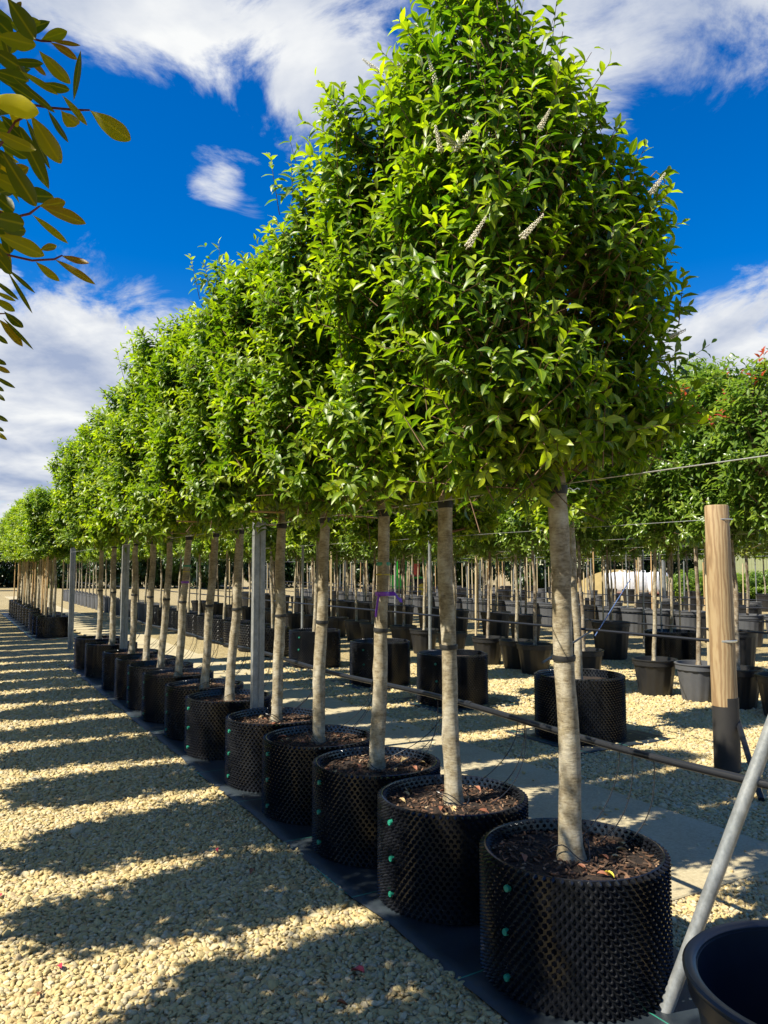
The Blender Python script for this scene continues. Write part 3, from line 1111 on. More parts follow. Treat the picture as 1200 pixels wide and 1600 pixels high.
# ------------------------------------------------------------------ pots
def airpot_meshes(r, h, cols, rows, depth, fine=True):
    """sheet wall and its cone dimples in a staggered net"""
    w = MB()
    rr = r - depth
    w.lathe([(rr, 0.0), (rr, h), (rr - 0.006, h + 0.002), (rr - 0.008, h - 0.002), (rr - 0.008, 0.0)], 64 if fine else 32)
    wall = w.mesh('wall', M['plastic'])
    V, T = [], []
    nb = 6 if fine else 4
    dz = h / rows
    br = 0.30 * (dz + 0.5 * 2 * math.pi * rr / cols)

    def cone(th, z, r0, r1, rb, rt):
        b0 = len(V)
        for (R__, q) in ((r0, rb), (r1, rt)):
            for k_ in range(nb):
                a = 2 * math.pi * k_ / nb + math.pi / nb
                ta = th + q * math.cos(a) / r0
                V.append((R__ * math.cos(ta), R__ * math.sin(ta), min(max(z + q * math.sin(a), 0.001), h + 0.004)))
        for k_ in range(nb):
            a, b_ = b0 + k_, b0 + (k_ + 1) % nb
            T.append((a, b_, b_ + nb))
            T.append((a, b_ + nb, a + nb))
        for k_ in range(1, nb - 1):
            T.append((b0 + nb, b0 + nb + k_, b0 + nb + k_ + 1))
    for j in range(rows):
        for i in range(cols):
            th = 2 * math.pi * (i + 0.5 * (j % 2)) / cols
            z = dz * (j + 0.5)
            cone(th, z, rr - 0.001, r, br * 1.05, br * 0.34)
            if j >= rows - 4:
                cone(th + math.pi / cols, z, rr - 0.006, rr - 0.006 - depth * 0.8, br * 0.9, br * 0.3)
    dm = fastmesh('dimple_sheet', V, T, M['plastic'], True, None, 55)
    return wall, dm


def soil_mesh(r, z, seed):
    q = np.random.default_rng(seed)
    V, T = [(0, 0, z + 0.012)], []
    nr, ns = 7, 28
    for i in range(1, nr + 1):
        for k_ in range(ns):
            a = 2 * math.pi * k_ / ns
            rr = r * i / nr
            V.append((rr * math.cos(a), rr * math.sin(a), z + 0.012 * (1 - i / nr) + q.normal(0, 0.005)))
    T += [(0, 1 + k_, 1 + (k_ + 1) % ns) for k_ in range(ns)]
    for i in range(nr - 1):
        for k_ in range(ns):
            a, b_ = 1 + i * ns + k_, 1 + i * ns + (k_ + 1) % ns
            T += [(a, a + ns, b_ + ns), (a, b_ + ns, b_)]
    return fastmesh('soil', V, T, M['soil'], True)


POT_R, POT_H = 0.36, 0.46


def mulch_mesh(r, z, n, seed):
    q = np.random.default_rng(seed)
    rr = r * np.sqrt(q.random(n)) * 0.97
    a = q.uniform(0, 6.28, n)
    m = MB()
    for i in range(n):
        b0 = MB().box((0, 0, 0), (q.uniform(.010, .034), q.uniform(.003, .010), q.uniform(.002, .005)))
        V, T = b0.arrays()
        E_ = np.array(Euler((q.normal(0, .35), q.normal(0, .35), q.uniform(0, 6.28))).to_matrix())
        m.add(V @ E_.T + np.array([rr[i] * math.cos(a[i]), rr[i] * math.sin(a[i]), z + 0.012 * (1 - rr[i] / r) + q.uniform(0.0, .008)]), T)
    return m.mesh('bark_mulch', M['mulch'], False, None)


AP_W, AP_D = airpot_meshes(POT_R, POT_H, 68, 23, 0.019)
AP_S = [soil_mesh(POT_R - 0.028, POT_H - 0.055, s) for s in range(3)]
AP_M = [mulch_mesh(POT_R - 0.03, POT_H - 0.052, 620, s) for s in range(2)]
AB_W, AB_D = airpot_meshes(0.41, 0.55, 72, 26, 0.019)
AB_S = soil_mesh(0.41 - 0.028, 0.48, 9)
AF_W, AF_D = airpot_meshes(0.31, 0.50, 36, 11, 0.018, fine=False)
AF_S = soil_mesh(0.285, 0.44, 9)
plug = MB().lathe([(0.0, 0.003), (0.004, 0.003), (0.005, 0.0015), (0.0115, 0.002), (0.0125, -0.001), (0.0125, -0.014), (0.0, -0.014)], 12).mesh('plug', M['green_plug'])


def air_pot(loc, rz, kind, label, group, plugs=None, name='air_pot'):
    w, d, s, r, h = {'n': (AP_W, AP_D, None, POT_R, POT_H), 'b': (AB_W, AB_D, AB_S, 0.41, 0.55), 'f': (AF_W, AF_D, AF_S, 0.31, 0.50)}[kind]
    if s is None:
        s = AP_S[random.randrange(3)]
    t = thing(name, label, 'plant pot', loc, rz, group)
    link('wall', w, t)
    dm = link('dimple_sheet', d, t)
    dm['kind'] = 'stuff'
    link('soil', s, t)
    if kind == 'n':
        link('bark_mulch', AP_M[random.randrange(2)], t)['kind'] = 'stuff'
    if plugs is not None:
        for q in range(3):
            a = plugs - rz + random.uniform(-0.02, 0.02)
            z = h * (0.155 + 0.34 * q)
            p = link('plug', plug, t)
            p.location = ((r - 0.001) * math.cos(a), (r - 0.001) * math.sin(a), z)
            p.rotation_euler = (0, math.pi / 2, a)
    return t


def ribbed_pot_meshes(rt, rb, h, nrib, mat):
    body = MB()
    sides = nrib * 4
    V, T = [], []
    zs = [0.0, 0.02, h * 0.5, h - 0.075, h - 0.065]
    for z in zs:
        f = rb + (rt - rb) * z / h
        for k_ in range(sides):
            a = 2 * math.pi * k_ / sides
            rr = f + (0.006 if (k_ % 4) < 2 and 0.01 < z < h - 0.07 else 0.0)
            V.append((rr * math.cos(a), rr * math.sin(a), z))
    for i in range(len(zs) - 1):
        for k_ in range(sides):
            a, b_ = i * sides + k_, i * sides + (k_ + 1) % sides
            T += [(a, b_, b_ + sides), (a, b_ + sides, a + sides)]
    body.add(V, T)
    body.disc(rb - 0.002, 0.004, sides)
    rim = MB().lathe([(rt - 0.006, h - 0.07), (rt + 0.010, h - 0.068), (rt + 0.012, h - 0.012), (rt + 0.022, h - 0.006), (rt + 0.022, h + 0.004), (rt + 0.010, h + 0.008),
                      (rt - 0.004, h + 0.006), (rt - 0.010, h - 0.06)], 40)
    return body.mesh('body', mat, True, 30), rim.mesh('rim', mat)


RP = {}
for key, (rt, rb, h, nr, mt) in {'black': (0.25, 0.185, 0.43, 14, 'pot_black'), 'dusty': (0.25, 0.185, 0.43, 14, 'plastic_grey'), 'big': (0.31, 0.25, 0.62, 18, 'plastic_grey'),
                                 'bigblack': (0.31, 0.25, 0.62, 18, 'pot_black'), 'tall': (0.21, 0.19, 0.52, 12, 'plastic_grey')}.items():
    RP[key] = (*ribbed_pot_meshes(rt, rb, h, nr, M[mt]), soil_mesh(rt - 0.004, h - 0.06, 5), h)


def ribbed_pot(loc, rz, kind, label, group):
    b_, r_, s_, h = RP[kind]
    t = thing('ribbed_pot', label, 'plant pot', loc, rz, group)
    link('body', b_, t)
    link('rim', r_, t)
    link('soil', s_, t)
    return t


# ------------------------------------------------------------------ trees
def band_mesh(name, r, h, mat, sides=20):
    return MB().lathe([(r * 0.9, -h / 2), (r + 0.003, -h / 2), (r + 0.005, 0), (r + 0.003, h / 2), (r * 0.9, h / 2)], sides).mesh(name, mat)


def wire_hook(r):
    m = MB()
    P_ = [Vector((r, 0, 0)), Vector((r + .015, 0, .006)), Vector((r + .03, 0, -.004)), Vector((r + .045, .004, .006)), Vector((r + .055, .004, 0))]
    m.tube(P_, 0.0022, 5)
    return m.mesh('wire_hook', M['wire'])


CAM_L = Vector((0, 0, H_CAM))
LEAN = {0: (-0.035, 0.0), 1: (-0.01, 0.01), 2: (0.055, 0.0), 3: (0.015, 0.0), 4: (0.05, 0.0), 5: (0.07, 0.0), 6: (0.07, 0.01), 7: (0.09, 0.0), 8: (0.07, 0), 9: (0.05, 0), 10: (0.03, 0),
        11: (0.02, 0), 12: (0.02, 0)}
NLEAF = {0: 300, 1: 300, 2: 300, 3: 260}
ROW1_TREES = []
POLE_NAME = 'leaning steel pole'
for i_, u in enumerate(UROW1):
    rnd = random.Random(500 + i_)
    v = V_ROW1 + rnd.uniform(-0.015, 0.015)
    a_pl = math.atan2(-RV.y, -RV.x) + rnd.uniform(-0.02, 0.10)
    far = i_ >= 9
    air_pot(W(u, v, 0.012), rnd.uniform(0, 6.28), 'n', f'black dimpled pot of the long row, {nth(i_ + 1)} from the leaning steel pole',
            'dimpled pots of the long near row', a_pl if not far else None)
    t = thing('laurel_tree', f'clipped evergreen tree of the long row, {nth(i_ + 1)} from the leaning steel pole', 'tree', W(u, v, 0), RANG,
              'clipped evergreen trees of the long near row')
    ROW1_TREES.append(t)
    # lean is given across the picture (world x); express it in the row frame
    lx, ly = LEAN[i_]
    lean = (lx * RV.x + ly * RV.y, lx * RU.x + ly * RU.y)
    r0 = 0.045 if i_ < 1 else 0.041
    me, cen = trunk_mesh('trunk', 300 + i_, 0.40, 1.88, 3.2 if i_ else 3.0, r0 * rnd.uniform(.95, 1.06), r0 * 0.80, lean, 0.014, M['bark'])
    link('trunk', me, t)
    link('branches', LIMB[i_ % 3] if i_ else limb_mesh('branches', 49, 0.40, 0.30, CR_Z0, 3.25, 16, M['twig']), t).location = (lean[0], lean[1], 0)
    if i_ < 4:
        g_ = VAR[i_]
        mloc = Matrix.Translation(W(u, v, 0)) @ Matrix.Rotation(RANG, 4, 'Z')
        cl_ = mloc.inverted() @ CAM_L
        cv = np.array(cl_)
        dd = np.linalg.norm(g_['pos'] - cv, axis=1)
        cv = cv - np.array([CR_OFF, 0, 0])
        toc = unit(cv - g_['pos'])
        facing = (toc * g_['outdir']).sum(1)
        score = dd - 0.35 * facing - 0.5 * np.clip(g_['outer'], 0, 1.05) - 0.25 * g_['t']
        order = np.argsort(score)[:int(NLEAF[i_] * 2.2)]
        order = np.random.default_rng(i_).permutation(order)[:NLEAF[i_]]
        msk = np.ones(len(g_['pos']), bool)
        msk[order] = False
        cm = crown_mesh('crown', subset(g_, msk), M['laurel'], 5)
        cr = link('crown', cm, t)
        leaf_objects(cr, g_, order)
        tw = link('twigs', twig_mesh('twigs', g_, M['twig'], 1), t)
        tw['kind'] = 'stuff'
    else:
        cm, tm = FARV[(i_ * 2 + 1) % 3] if i_ >= 8 else (None, None)
        if cm is None:
            key = f'n{i_ % 3}'
            if key not in M:
                gg = VAR[1 + i_ % 3]
                M[key] = (crown_mesh('crown', gg, M['laurel'], 5), twig_mesh('twigs', gg, M['twig'], 2), gg)
            cm, tm, gg = M[key]
        cr = link('crown', cm, t)
        tw = link('twigs', tm, t)
        tw['kind'] = 'stuff'
        for o in (cr, tw):
            sc_ = rnd.uniform(0.97, 1.04)
            o.scale = (1, rnd.uniform(0.95, 1.05), 1)
            if i_ % 2 == 0 and i_ >= 7:
                o.rotation_euler = (0, 0, math.pi)
    cr['kind'] = 'stuff'
    cr.location = tw.location = (CR_OFF, 0, 0)      # the heads are trained towards the aisle
    # rubber tie with a wire hook under the crown, and a black band halfway
    for z, h in ((1.865, 0.035), (1.20 if i_ != 1 else 1.17, 0.022)):
        cx, cy, rr = cen(z)
        o = link('tie_band', band_mesh('tie_band', rr + 0.002, h, M['rubber']), t)
        o.location = (cx, cy, z)
        o.rotation_euler = (rnd.uniform(-.08, .08), rnd.uniform(-.08, .08), 0)
        if h > 0.03 and i_ < 6:
            k_ = link('wire_hook', wire_hook(rr), o)
            k_.rotation_euler = (0, 0, -0.6)
    if i_ in (2, 7):
        for z, h, mt in ((1.575, 0.020, 'tape_green'), (1.515, 0.008, 'tape_yellow'), (1.405, 0.024, 'ribbon')):
            cx, cy, rr = cen(z)
            o = link('tape_band' if mt != 'ribbon' else 'ribbon', band_mesh('tape_band', rr + 0.0015, h, M[mt]), t)
            o.location = (cx, cy, z)
            if mt == 'ribbon' and i_ == 2:
                for s_, dx in ((1, 0.05), (-1, -0.055)):
                    m = MB()
                    if s_ > 0:
                        P_ = [Vector((rr * .7, -rr * .7, 0)), Vector((rr + .03, -.03, .0)), Vector((rr + .06, -.03, -.035)), Vector((rr + .085, -.02, -.04))]
                    else:
                        P_ = [Vector((-rr * .8, -rr * .6, 0)), Vector((-rr - .012, -.035, -.03)), Vector((-rr - .018, -.03, -.09)), Vector((-rr - .022, -.03, -.13))]
                    for a_0, b_0 in zip(P_[:-1], P_[1:]):
                        w_ = Vector((0, 0.004, 0.012)) if s_ > 0 else Vector((0.010, 0.006, 0))
                        V_ = [a_0 - w_, a_0 + w_, b_0 + w_, b_0 - w_]
                        n_ = Vector((0, 0.0015, 0))
                        V8 = [tuple(q) for q in V_] + [tuple(q + n_) for q in V_]
                        m.add(V8, [(0, 1, 2), (0, 2, 3), (4, 6, 5), (4, 7, 6), (0, 4, 5), (0, 5, 1), (3, 2, 6), (3, 6, 7), (1, 5, 6), (1, 6, 2), (0, 3, 7), (0, 7, 4)])
                    link('ribbon_tail', m.mesh('ribbon_tail', M['ribbon'], False, None), o)
    if 1 <= i_ <= 8:
        m = MB()
        z = 1.93 + rnd.uniform(-0.02, 0.03)
        m.tube([Vector((-0.46, 0.05, z)), Vector((0, 0.052, z + .004)), Vector((0.46, 0.05, z - .01))], [0.007, 0.007, 0.006], 8)
        link('frame_cane', m.mesh('frame_cane', M['cane']), t)

# flower spikes on the end tree
def spike_mesh(seed):
    r = np.random.default_rng(seed)
    m = MB()
    m.tube([(0, 0, 0), (0.003, 0, 0.06), (0.0, 0.003, 0.13)], [0.002, 0.0018, 0.001], 5)
    for i in range(64):
        s = i / 64
        a = i * 2.4
        z = 0.012 + 0.118 * s
        rr = 0.011 * (1 - 0.65 * s)
        c = Vector((rr * math.cos(a), rr * math.sin(a), z))
        q = 0.0052 * (1 - 0.5 * s)
        d = [(1, 0, 0), (-1, 0, 0), (0, 1, 0), (0, -1, 0), (0, 0, 1), (0, 0, -1)]
        V_ = [tuple(c + Vector(k_) * q * r.uniform(.7, 1.3)) for k_ in d]
        m.add(V_, [(0, 2, 4), (2, 1, 4), (1, 3, 4), (3, 0, 4), (2, 0, 5), (1, 2, 5), (3, 1, 5), (0, 3, 5)])
    return m.mesh('flower_spike', M['flower'], True, None)


SPK = [spike_mesh(s) for s in (1, 2)]
t0 = ROW1_TREES[0]
inv = (Matrix.Translation(t0.location) @ Matrix.Rotation(RANG, 4, 'Z')).inverted()
for i_, (x0, y0, x1, y1, Y) in enumerate([(600, 118, 566, 92, 2.95), (682, 132, 668, 85, 2.78), (690, 240, 680, 195, 2.62), (705, 240, 748, 192, 2.6), (840, 207, 860, 170, 2.5), (728, 390, 760, 338, 2.42),
                                         (812, 375, 850, 335, 2.38), (1015, 305, 1040, 270, 2.72), (1040, 530, 1072, 515, 2.85), (712, 230, 690, 205, 2.6)]):
    a, b_ = at_depth(x0, y0, Y), at_depth(x1, y1, Y - 0.02)
    la, lb = inv @ a, inv @ b_
    o = link('flower_spike', SPK[i_ % 2], t0)
    o.location = la
    o.rotation_mode = 'QUATERNION'
    o.rotation_quaternion = (lb - la).normalized().to_track_quat('Z', 'X')
    o.scale = (0.85, 0.85, (lb - la).length / 0.13)

# fallen leaves lying in the near pots and on the gravel
dead = {k_: single_leaf('fallen_leaf', M[k_], (0, 0, 1), 1.1, 0.25, 0.9) for k_ in ('dead_leaf', 'dead_leaf_pale', 'red_leaf', 'yellow_leaf')}
rl = random.Random(77)


def fallen(loc, key, L, label, group, tilt=0.3):
    o = link('fallen_leaf', dead[key], None)
    o.location = loc
    o.scale = (L, L, L)
    o.rotation_euler = (rl.uniform(-tilt, tilt), rl.uniform(-tilt, tilt), rl.uniform(0, 6.28))
    return tag(o, label, 'leaf', group)


for i_ in range(5):
    for q in range([13, 12, 10, 8, 6][i_]):
        a, rr = rl.uniform(0, 6.28), 0.31 * math.sqrt(rl.uniform(0.06, 0.9))
        p = W(UROW1[i_], V_ROW1, POT_H - 0.024)
        p.x += rr * math.cos(a)
        p.y += rr * math.sin(a)
        kx = rl.choice(['dead_leaf', 'dead_leaf', 'dead_leaf_pale'])
        fallen(p, kx, rl.uniform(0.035, 0.065), f'small {"pale tan" if kx == "dead_leaf_pale" else "reddish brown"} dead leaf on the soil of the {nth(i_ + 1)} pot from the leaning pole',
               'dead leaves lying in the near pots')
o = fallen(on_ground(960, 1372, POT_H - 0.022), 'yellow_leaf', 0.075, 'narrow yellow dead leaf on the soil of the pot beside the leaning pole', None)
o.rotation_euler = (0.2, -0.1, 1.9)
o.scale = (0.07, 0.03, 0.07)
for (x, y, kx, L, lb) in [(570, 1521, 'red_leaf', 0.075, 'curled crimson fallen leaf on gravel near the long mat, largest of the red leaves'), (96, 1513, 'red_leaf', 0.05, 'small crimson fallen leaf on sunlit gravel in the aisle, between dark shadows'),
                          (60, 1556, 'dead_leaf', 0.045, 'small brown fallen leaf on the gravel aisle'), (4, 1395, 'red_leaf', 0.045, 'small crimson fallen leaf at the far side of the gravel aisle'),
                          (395, 1357, 'dead_leaf', 0.05, 'reddish brown fallen leaf on gravel beside the mat, second pot along'), (525, 1565, 'dead_leaf', 0.05, 'dark brown fallen leaf near the crimson leaf on gravel'),
                          (340, 1325, 'red_leaf', 0.04, 'tiny crimson fallen leaf on gravel by the third pot'), (1160, 1134, 'red_leaf', 0.05, 'small red fallen leaf on gravel just behind the round timber post')]:
    fallen(on_ground(x, y, 0.022), kx, L, lb, None, 0.4)

# ------------------------------------------------------------------ the aisle-side tree row left of the camera (it shades the aisle)
AISLE_V = -0.70
for i_ in range(32):
    rnd = random.Random(900 + i_)
    u = -1.75 + 1.09 * i_ + rnd.uniform(-0.08, 0.08)
    p = W(u, AISLE_V, 0)
    lab = f'olive leaved evergreen tree shading the gravel aisle, {nth(i_ + 1)} in its row'
    t = thing('photinia_tree', lab, 'tree', p, RANG, 'evergreen trees on the aisle side opposite the long row')
    me, cen = trunk_mesh('trunk', 600 + i_ % 4, 0.36, 1.9, 3.1, 0.036, 0.026, (0, 0), 0.012, M['bark_dark'], 10, 4)
    link('trunk', me, t)
    cm, tm = AISLE[i_ % 2]
    link('branches', LIMB[i_ % 3], t).scale = (0.85, 0.9, 1)
    c_ = link('crown', cm, t)
    c_['kind'] = 'stuff'
    w_ = link('twigs', tm, t)
    w_['kind'] = 'stuff'
    for o in (c_, w_):
        o.rotation_euler = (0, 0, math.pi * (i_ % 3 == 1))
        o.scale = (1, rnd.uniform(0.9, 1.1) if i_ != 2 else 1, 1)
    ribbed_pot(p + Vector((0, 0, 0.004)), rnd.uniform(0, 6), 'black', f'black ribbed pot under the aisle tree row, {nth(i_ + 1)} in line', 'pots of the aisle row')
    if i_ == 2:
        SPRAY_TREE = t

# the leafy sprays of one aisle tree that reach out over the aisle: every leaf a part
TINTS = {'olive': (0.25, 0.7, 1.0), 'yellow': (1.0, 0.8, 1.0), 'green': (0.0, 0.2, 1.0), 'dark': (0.0, 0.0, 1.0), 'bronze': (0.1, 0.6, 0.25), 'brown': (0.2, 0.7, 0.55)}
SPL = {}
for k_, tn in TINTS.items():
    for c_ in (0.08, 0.2):
        SPL[(k_, c_)] = single_leaf('leaf', M['aisle'], tn, 1.0, c_, 0.5, 9)
sp_crown = [c for c in SPRAY_TREE.children if c.name.startswith('crown')][0]
inv = (Matrix.Translation(SPRAY_TREE.location) @ Matrix.Rotation(RANG, 4, 'Z')).inverted()
sp_rot = Matrix.Rotation(sp_crown.rotation_euler.z, 4, 'Z')
SPRAY = [(64, 62, 109, 48, 22, 'olive', 1.15), (80, 64, 127, 71, 8, 'bronze', 1.13), (78, 66, 126, 94, 14, 'bronze', 1.12), (60, 78, 112, 134, 23, 'olive', 1.1), (115, 158, 126, 80, 14, 'green', 1.05),
         (66, 128, 114, 145, 18, 'green', 1.12), (40, 90, 76, 120, 10, 'bronze', 1.15), (10, -5, 58, 66, 34, 'green', 1.0), (-8, 55, 60, 72, 30, 'olive', 1.02), (-22, 155, 72, 176, 40, 'yellow', 0.86),
         (-14, 202, 62, 241, 24, 'olive', 0.9), (47, 178, 101, 265, 33, 'olive', 1.0), (95, 172, 126, 204, 24, 'olive', 1.05), (140, 172, 212, 226, 34, 'olive', 1.02), (96, 148, 140, 199, 12, 'olive', 1.0),
         (74, 170, 108, 227, 11, 'dark', 1.08), (22, 188, 79, 298, 28, 'green', 1.1), (40, 183, 79, 269, 13, 'dark', 1.12), (3, 238, 62, 332, 34, 'green', 0.95), (60, 322, 108, 316, 22, 'brown', 1.02),
         (62, 322, 141, 350, 24, 'brown', 1.0), (50, 335, 110, 383, 13, 'olive', 1.05), (-16, 338, 42, 352, 34, 'green', 0.92), (-6, 366, 78, 402, 30, 'olive', 0.95), (62, 391, 90, 383, 13, 'brown', 1.1),
         (95, 399, 141, 412, 12, 'bronze', 1.12), (85, 405, 153, 446, 14, 'brown', 1.1), (55, 408, 96, 443, 14, 'olive', 1.12), (12, 420, 56, 459, 8, 'dark', 1.2), (12, 424, 52, 492, 8, 'dark', 1.2),
         (-12, 436, 32, 470, 9, 'dark', 1.25), (-10, 455, 26, 471, 8, 'olive', 1.3), (-12, 466, 28, 488, 14, 'olive', 1.3), (6, 486, 39, 516, 15, 'dark', 1.3), (4, 496, 54, 548, 7, 'dark', 1.3),
         (-3, 498, 40, 544, 17, 'brown', 1.32), (-14, 518, 15, 539, 9, 'dark', 1.35), (-14, 556, 11, 571, 9, 'dark', 1.45), (-12, 570, 17, 583, 9, 'brown', 1.45), (-12, 586, 26, 608, 8, 'dark', 1.5),
         (-14, 600, 9, 612, 7, 'dark', 1.5), (-12, 610, 10, 628, 7, 'dark', 1.5), (-14, 646, 14, 659, 8, 'dark', 1.6), (-12, 662, 7, 675, 7, 'dark', 1.65), (-14, 670, 12, 688, 8, 'olive', 1.65),
         (20, 20, 34, 2, 10, 'bronze', 1.1), (15, 95, 70, 100, 16, 'green', 1.08), (-10, 110, 50, 128, 22, 'green', 1.05), (10, 130, 58, 158, 20, 'dark', 1.12), (-20, 20, 30, 60, 28, 'dark', 1.1),
         (-15, 75, 36, 110, 26, 'green', 1.0), (-20, 270, 40, 300, 28, 'olive', 1.0), (-16, 300, 30, 335, 26, 'dark', 1.05), (-10, 395, 20, 430, 18, 'green', 1.05), (20, 120, 88, 178, 14, 'green', 1.0),
         (30, 110, 95, 150, 12, 'olive', 1.12), (-20, 225, 30, 268, 22, 'green', 1.08), (0, 180, 34, 215, 18, 'dark', 1.1)]
rp = random.Random(31)
for _ in range(34):
    xx, yy = rp.uniform(-45, 22), rp.uniform(-10, 400)
    aa = rp.uniform(-0.4, 1.3)
    ll = rp.uniform(40, 75)
    SPRAY.append((xx, yy, xx + ll * math.cos(aa), yy + ll * math.sin(aa), rp.uniform(14, 30), rp.choice(['olive', 'green', 'dark', 'green', 'yellow', 'brown']), rp.uniform(1.08, 1.3)))
for (x0, y0, x1, y1, w_, kd, Y) in SPRAY:
    a, b_ = at_depth(x0, y0, Y), at_depth(x1, y1, Y - 0.012)
    a, b_ = inv @ a, inv @ b_
    ca = inv @ CAM_L
    d = b_ - a
    L = d.length
    d.normalize()
    view = (ca - a).normalized()
    nm = (view - d * view.dot(d)).normalized()
    nm = -nm
    nm = (nm + d.cross(nm) * rp.uniform(-0.35, 0.35)).normalized()
    sd_ = nm.cross(d)
    wr = 0.74 * (w_ / math.hypot(x1 - x0, y1 - y0)) / 0.41
    mx = Matrix(((d.x * L, sd_.x * L * wr, nm.x * L * min(wr, 1)), (d.y * L, sd_.y * L * wr, nm.y * L * min(wr, 1)), (d.z * L, sd_.z * L * wr, nm.z * L * min(wr, 1)))).to_4x4()
    o = bpy.data.objects.new('leaf', SPL[(kd, rp.choice((0.08, 0.2)))])
    COL.objects.link(o)
    o.parent = sp_crown
    o.matrix_local = sp_rot.inverted() @ Matrix.Translation(a) @ mx
m = MB()
for pl in [[(-60, 140, 1.1), (30, 160, 1.06), (75, 168, 1.05), (120, 172, 1.03), (140, 172, 1.02)], [(-60, 30, 1.15), (20, 52, 1.14), (64, 64, 1.14), (80, 65, 1.13)], [(-60, 360, 1.12), (10, 398, 1.1), (50, 407, 1.1), (85, 405, 1.11), (97, 399, 1.12)],
           [(-50, 310, 1.05), (20, 340, 1.02), (46, 334, 1.02), (62, 322, 1.02)], [(-60, 230, 1.1), (0, 228, 1.08), (24, 190, 1.08), (48, 178, 1.02)], [(-60, 400, 1.25), (-10, 415, 1.22), (12, 422, 1.2)],
           [(-60, 470, 1.35), (-10, 490, 1.32), (8, 490, 1.3)], [(-60, 560, 1.5), (-10, 590, 1.5)], [(-60, 630, 1.65), (-12, 655, 1.65)]]:
    m.tube([inv @ at_depth(*q) for q in pl], [0.0028] + [0.0018] * (len(pl) - 2) + [0.0012], 6)
o = link('spray_stems', m.mesh('spray_stems', M['stem']), SPRAY_TREE)

# ------------------------------------------------------------------ posts, wires, pipes of the long row
def channel_post(u, v, h, label, name='galvanised_post'):
    w_, d_, t_ = 0.095, 0.055, 0.004
    prof = [(-w_ / 2, d_ / 2), (-w_ / 2, -d_ / 2), (-0.008, -d_ / 2), (-0.003, -d_ / 2 + .006), (0.003, -d_ / 2 + .006), (0.008, -d_ / 2), (w_ / 2, -d_ / 2), (w_ / 2, d_ / 2), (w_ / 2 - .018, d_ / 2),
            (w_ / 2 - .018, d_ / 2 - t_), (w_ / 2 - t_, d_ / 2 - t_), (w_ / 2 - t_, -d_ / 2 + t_ + .006), (-w_ / 2 + t_, -d_ / 2 + t_ + .006), (-w_ / 2 + t_, d_ / 2 - t_), (-w_ / 2 + .018, d_ / 2 - t_), (-w_ / 2 + .018, d_ / 2)]
    bm = bmesh.new()
    vs_ = [bm.verts.new((x, y, -0.05)) for x, y in prof]
    f = bm.faces.new(vs_)
    ex = bmesh.ops.extrude_face_region(bm, geom=[f])
    bmesh.ops.translate(bm, vec=(0, 0, h + 0.05), verts=[q for q in ex['geom'] if isinstance(q, bmesh.types.BMVert)])
    bmesh.ops.recalc_face_normals(bm, faces=bm.faces)
    me = bpy.data.meshes.new(name)
    bm.to_mesh(me)
    bm.free()
    me.materials.append(M['galv'])
    t = thing(name, label, 'post', W(u, v, 0), RANG, 'galvanised posts of the long row')
    link('channel', me, t)
    b_ = MB().tube([(-w_ / 2 - .004, -d_ / 2 - .004, h - .07), (w_ / 2 + .004, -d_ / 2 - .004, h - .07)], 0.002, 5)
    b_.tube([(-w_ / 2 - .004, -d_ / 2 - .004, h - .07), (-w_ / 2 - .004, d_ / 2, h - .07)], 0.002, 5)
    link('wire_loop', b_.mesh('wire_loop', M['wire']), t)
    return t


channel_post(5.91, 2.20, 1.945, 'grey galvanised channel post between the fifth and sixth pots of the long row')
channel_post(11.1, 2.18, 1.95, 'grey galvanised channel post near the far end of the long row')
channel_post(16.0, 2.15, 1.95, 'freestanding grey galvanised channel post in the gap between the two tree blocks')
channel_post(-0.2, 2.15, 1.95, 'grey galvanised end post where the long row of trees begins')


def strand(name, p0, p1, r, sag, mat, label, cat, group=None, n=14, thingless=False):
    m = MB()
    p0, p1 = Vector(p0), Vector(p1)
    P_ = []
    for i in range(n + 1):
        s = i / n
        q = p0.lerp(p1, s)
        q.z -= sag * 4 * s * (1 - s)
        P_.append(q)
    m.tube(P_, r, 6)
    o = link(name, m.mesh(name, mat))
    return tag(o, label, cat, group)


strand('support_wire', W(-0.25, 2.10, 1.885), W(16.0, 2.10, 1.86), 0.0022, 0.0, M['wire'], 'bright support wire under the crowns of the long near row', 'wire', n=3)

# black irrigation pipe hung behind the long row, with its drip tubes
PV, PZ = 2.55, 0.77
pipe = thing('irrigation_pipe', 'black irrigation pipe hung behind the trunks of the long near row', 'pipe', W(0, PV, 0), RANG)
m = MB()
P_ = [Vector((0.01 * math.sin(q * 1.7), q, PZ + 0.03 + 0.012 * math.sin(q * 2.1) - 0.004 * q)) for q in np.arange(-0.6, 13.6, 0.3)]
m.tube(P_, 0.016, 10)
link('pipe', m.mesh('pipe', M['pipe']), pipe)
for q in (0.9, 3.5, 7.9, 10.2):
    link('joiner', MB().tube([(0, q, PZ + .028), (0, q + .05, PZ + .028)], 0.019, 10).mesh('joiner', M['pipe']), pipe)
for q in (-0.2, 5.91, 11.1):
    link('hanger', MB().tube([(0, q, PZ + .03), (-.17, q, PZ + .06), (-0.36, q, PZ + .03)], 0.004, 6).mesh('hanger', M['pipe']), pipe)
rt = random.Random(8)
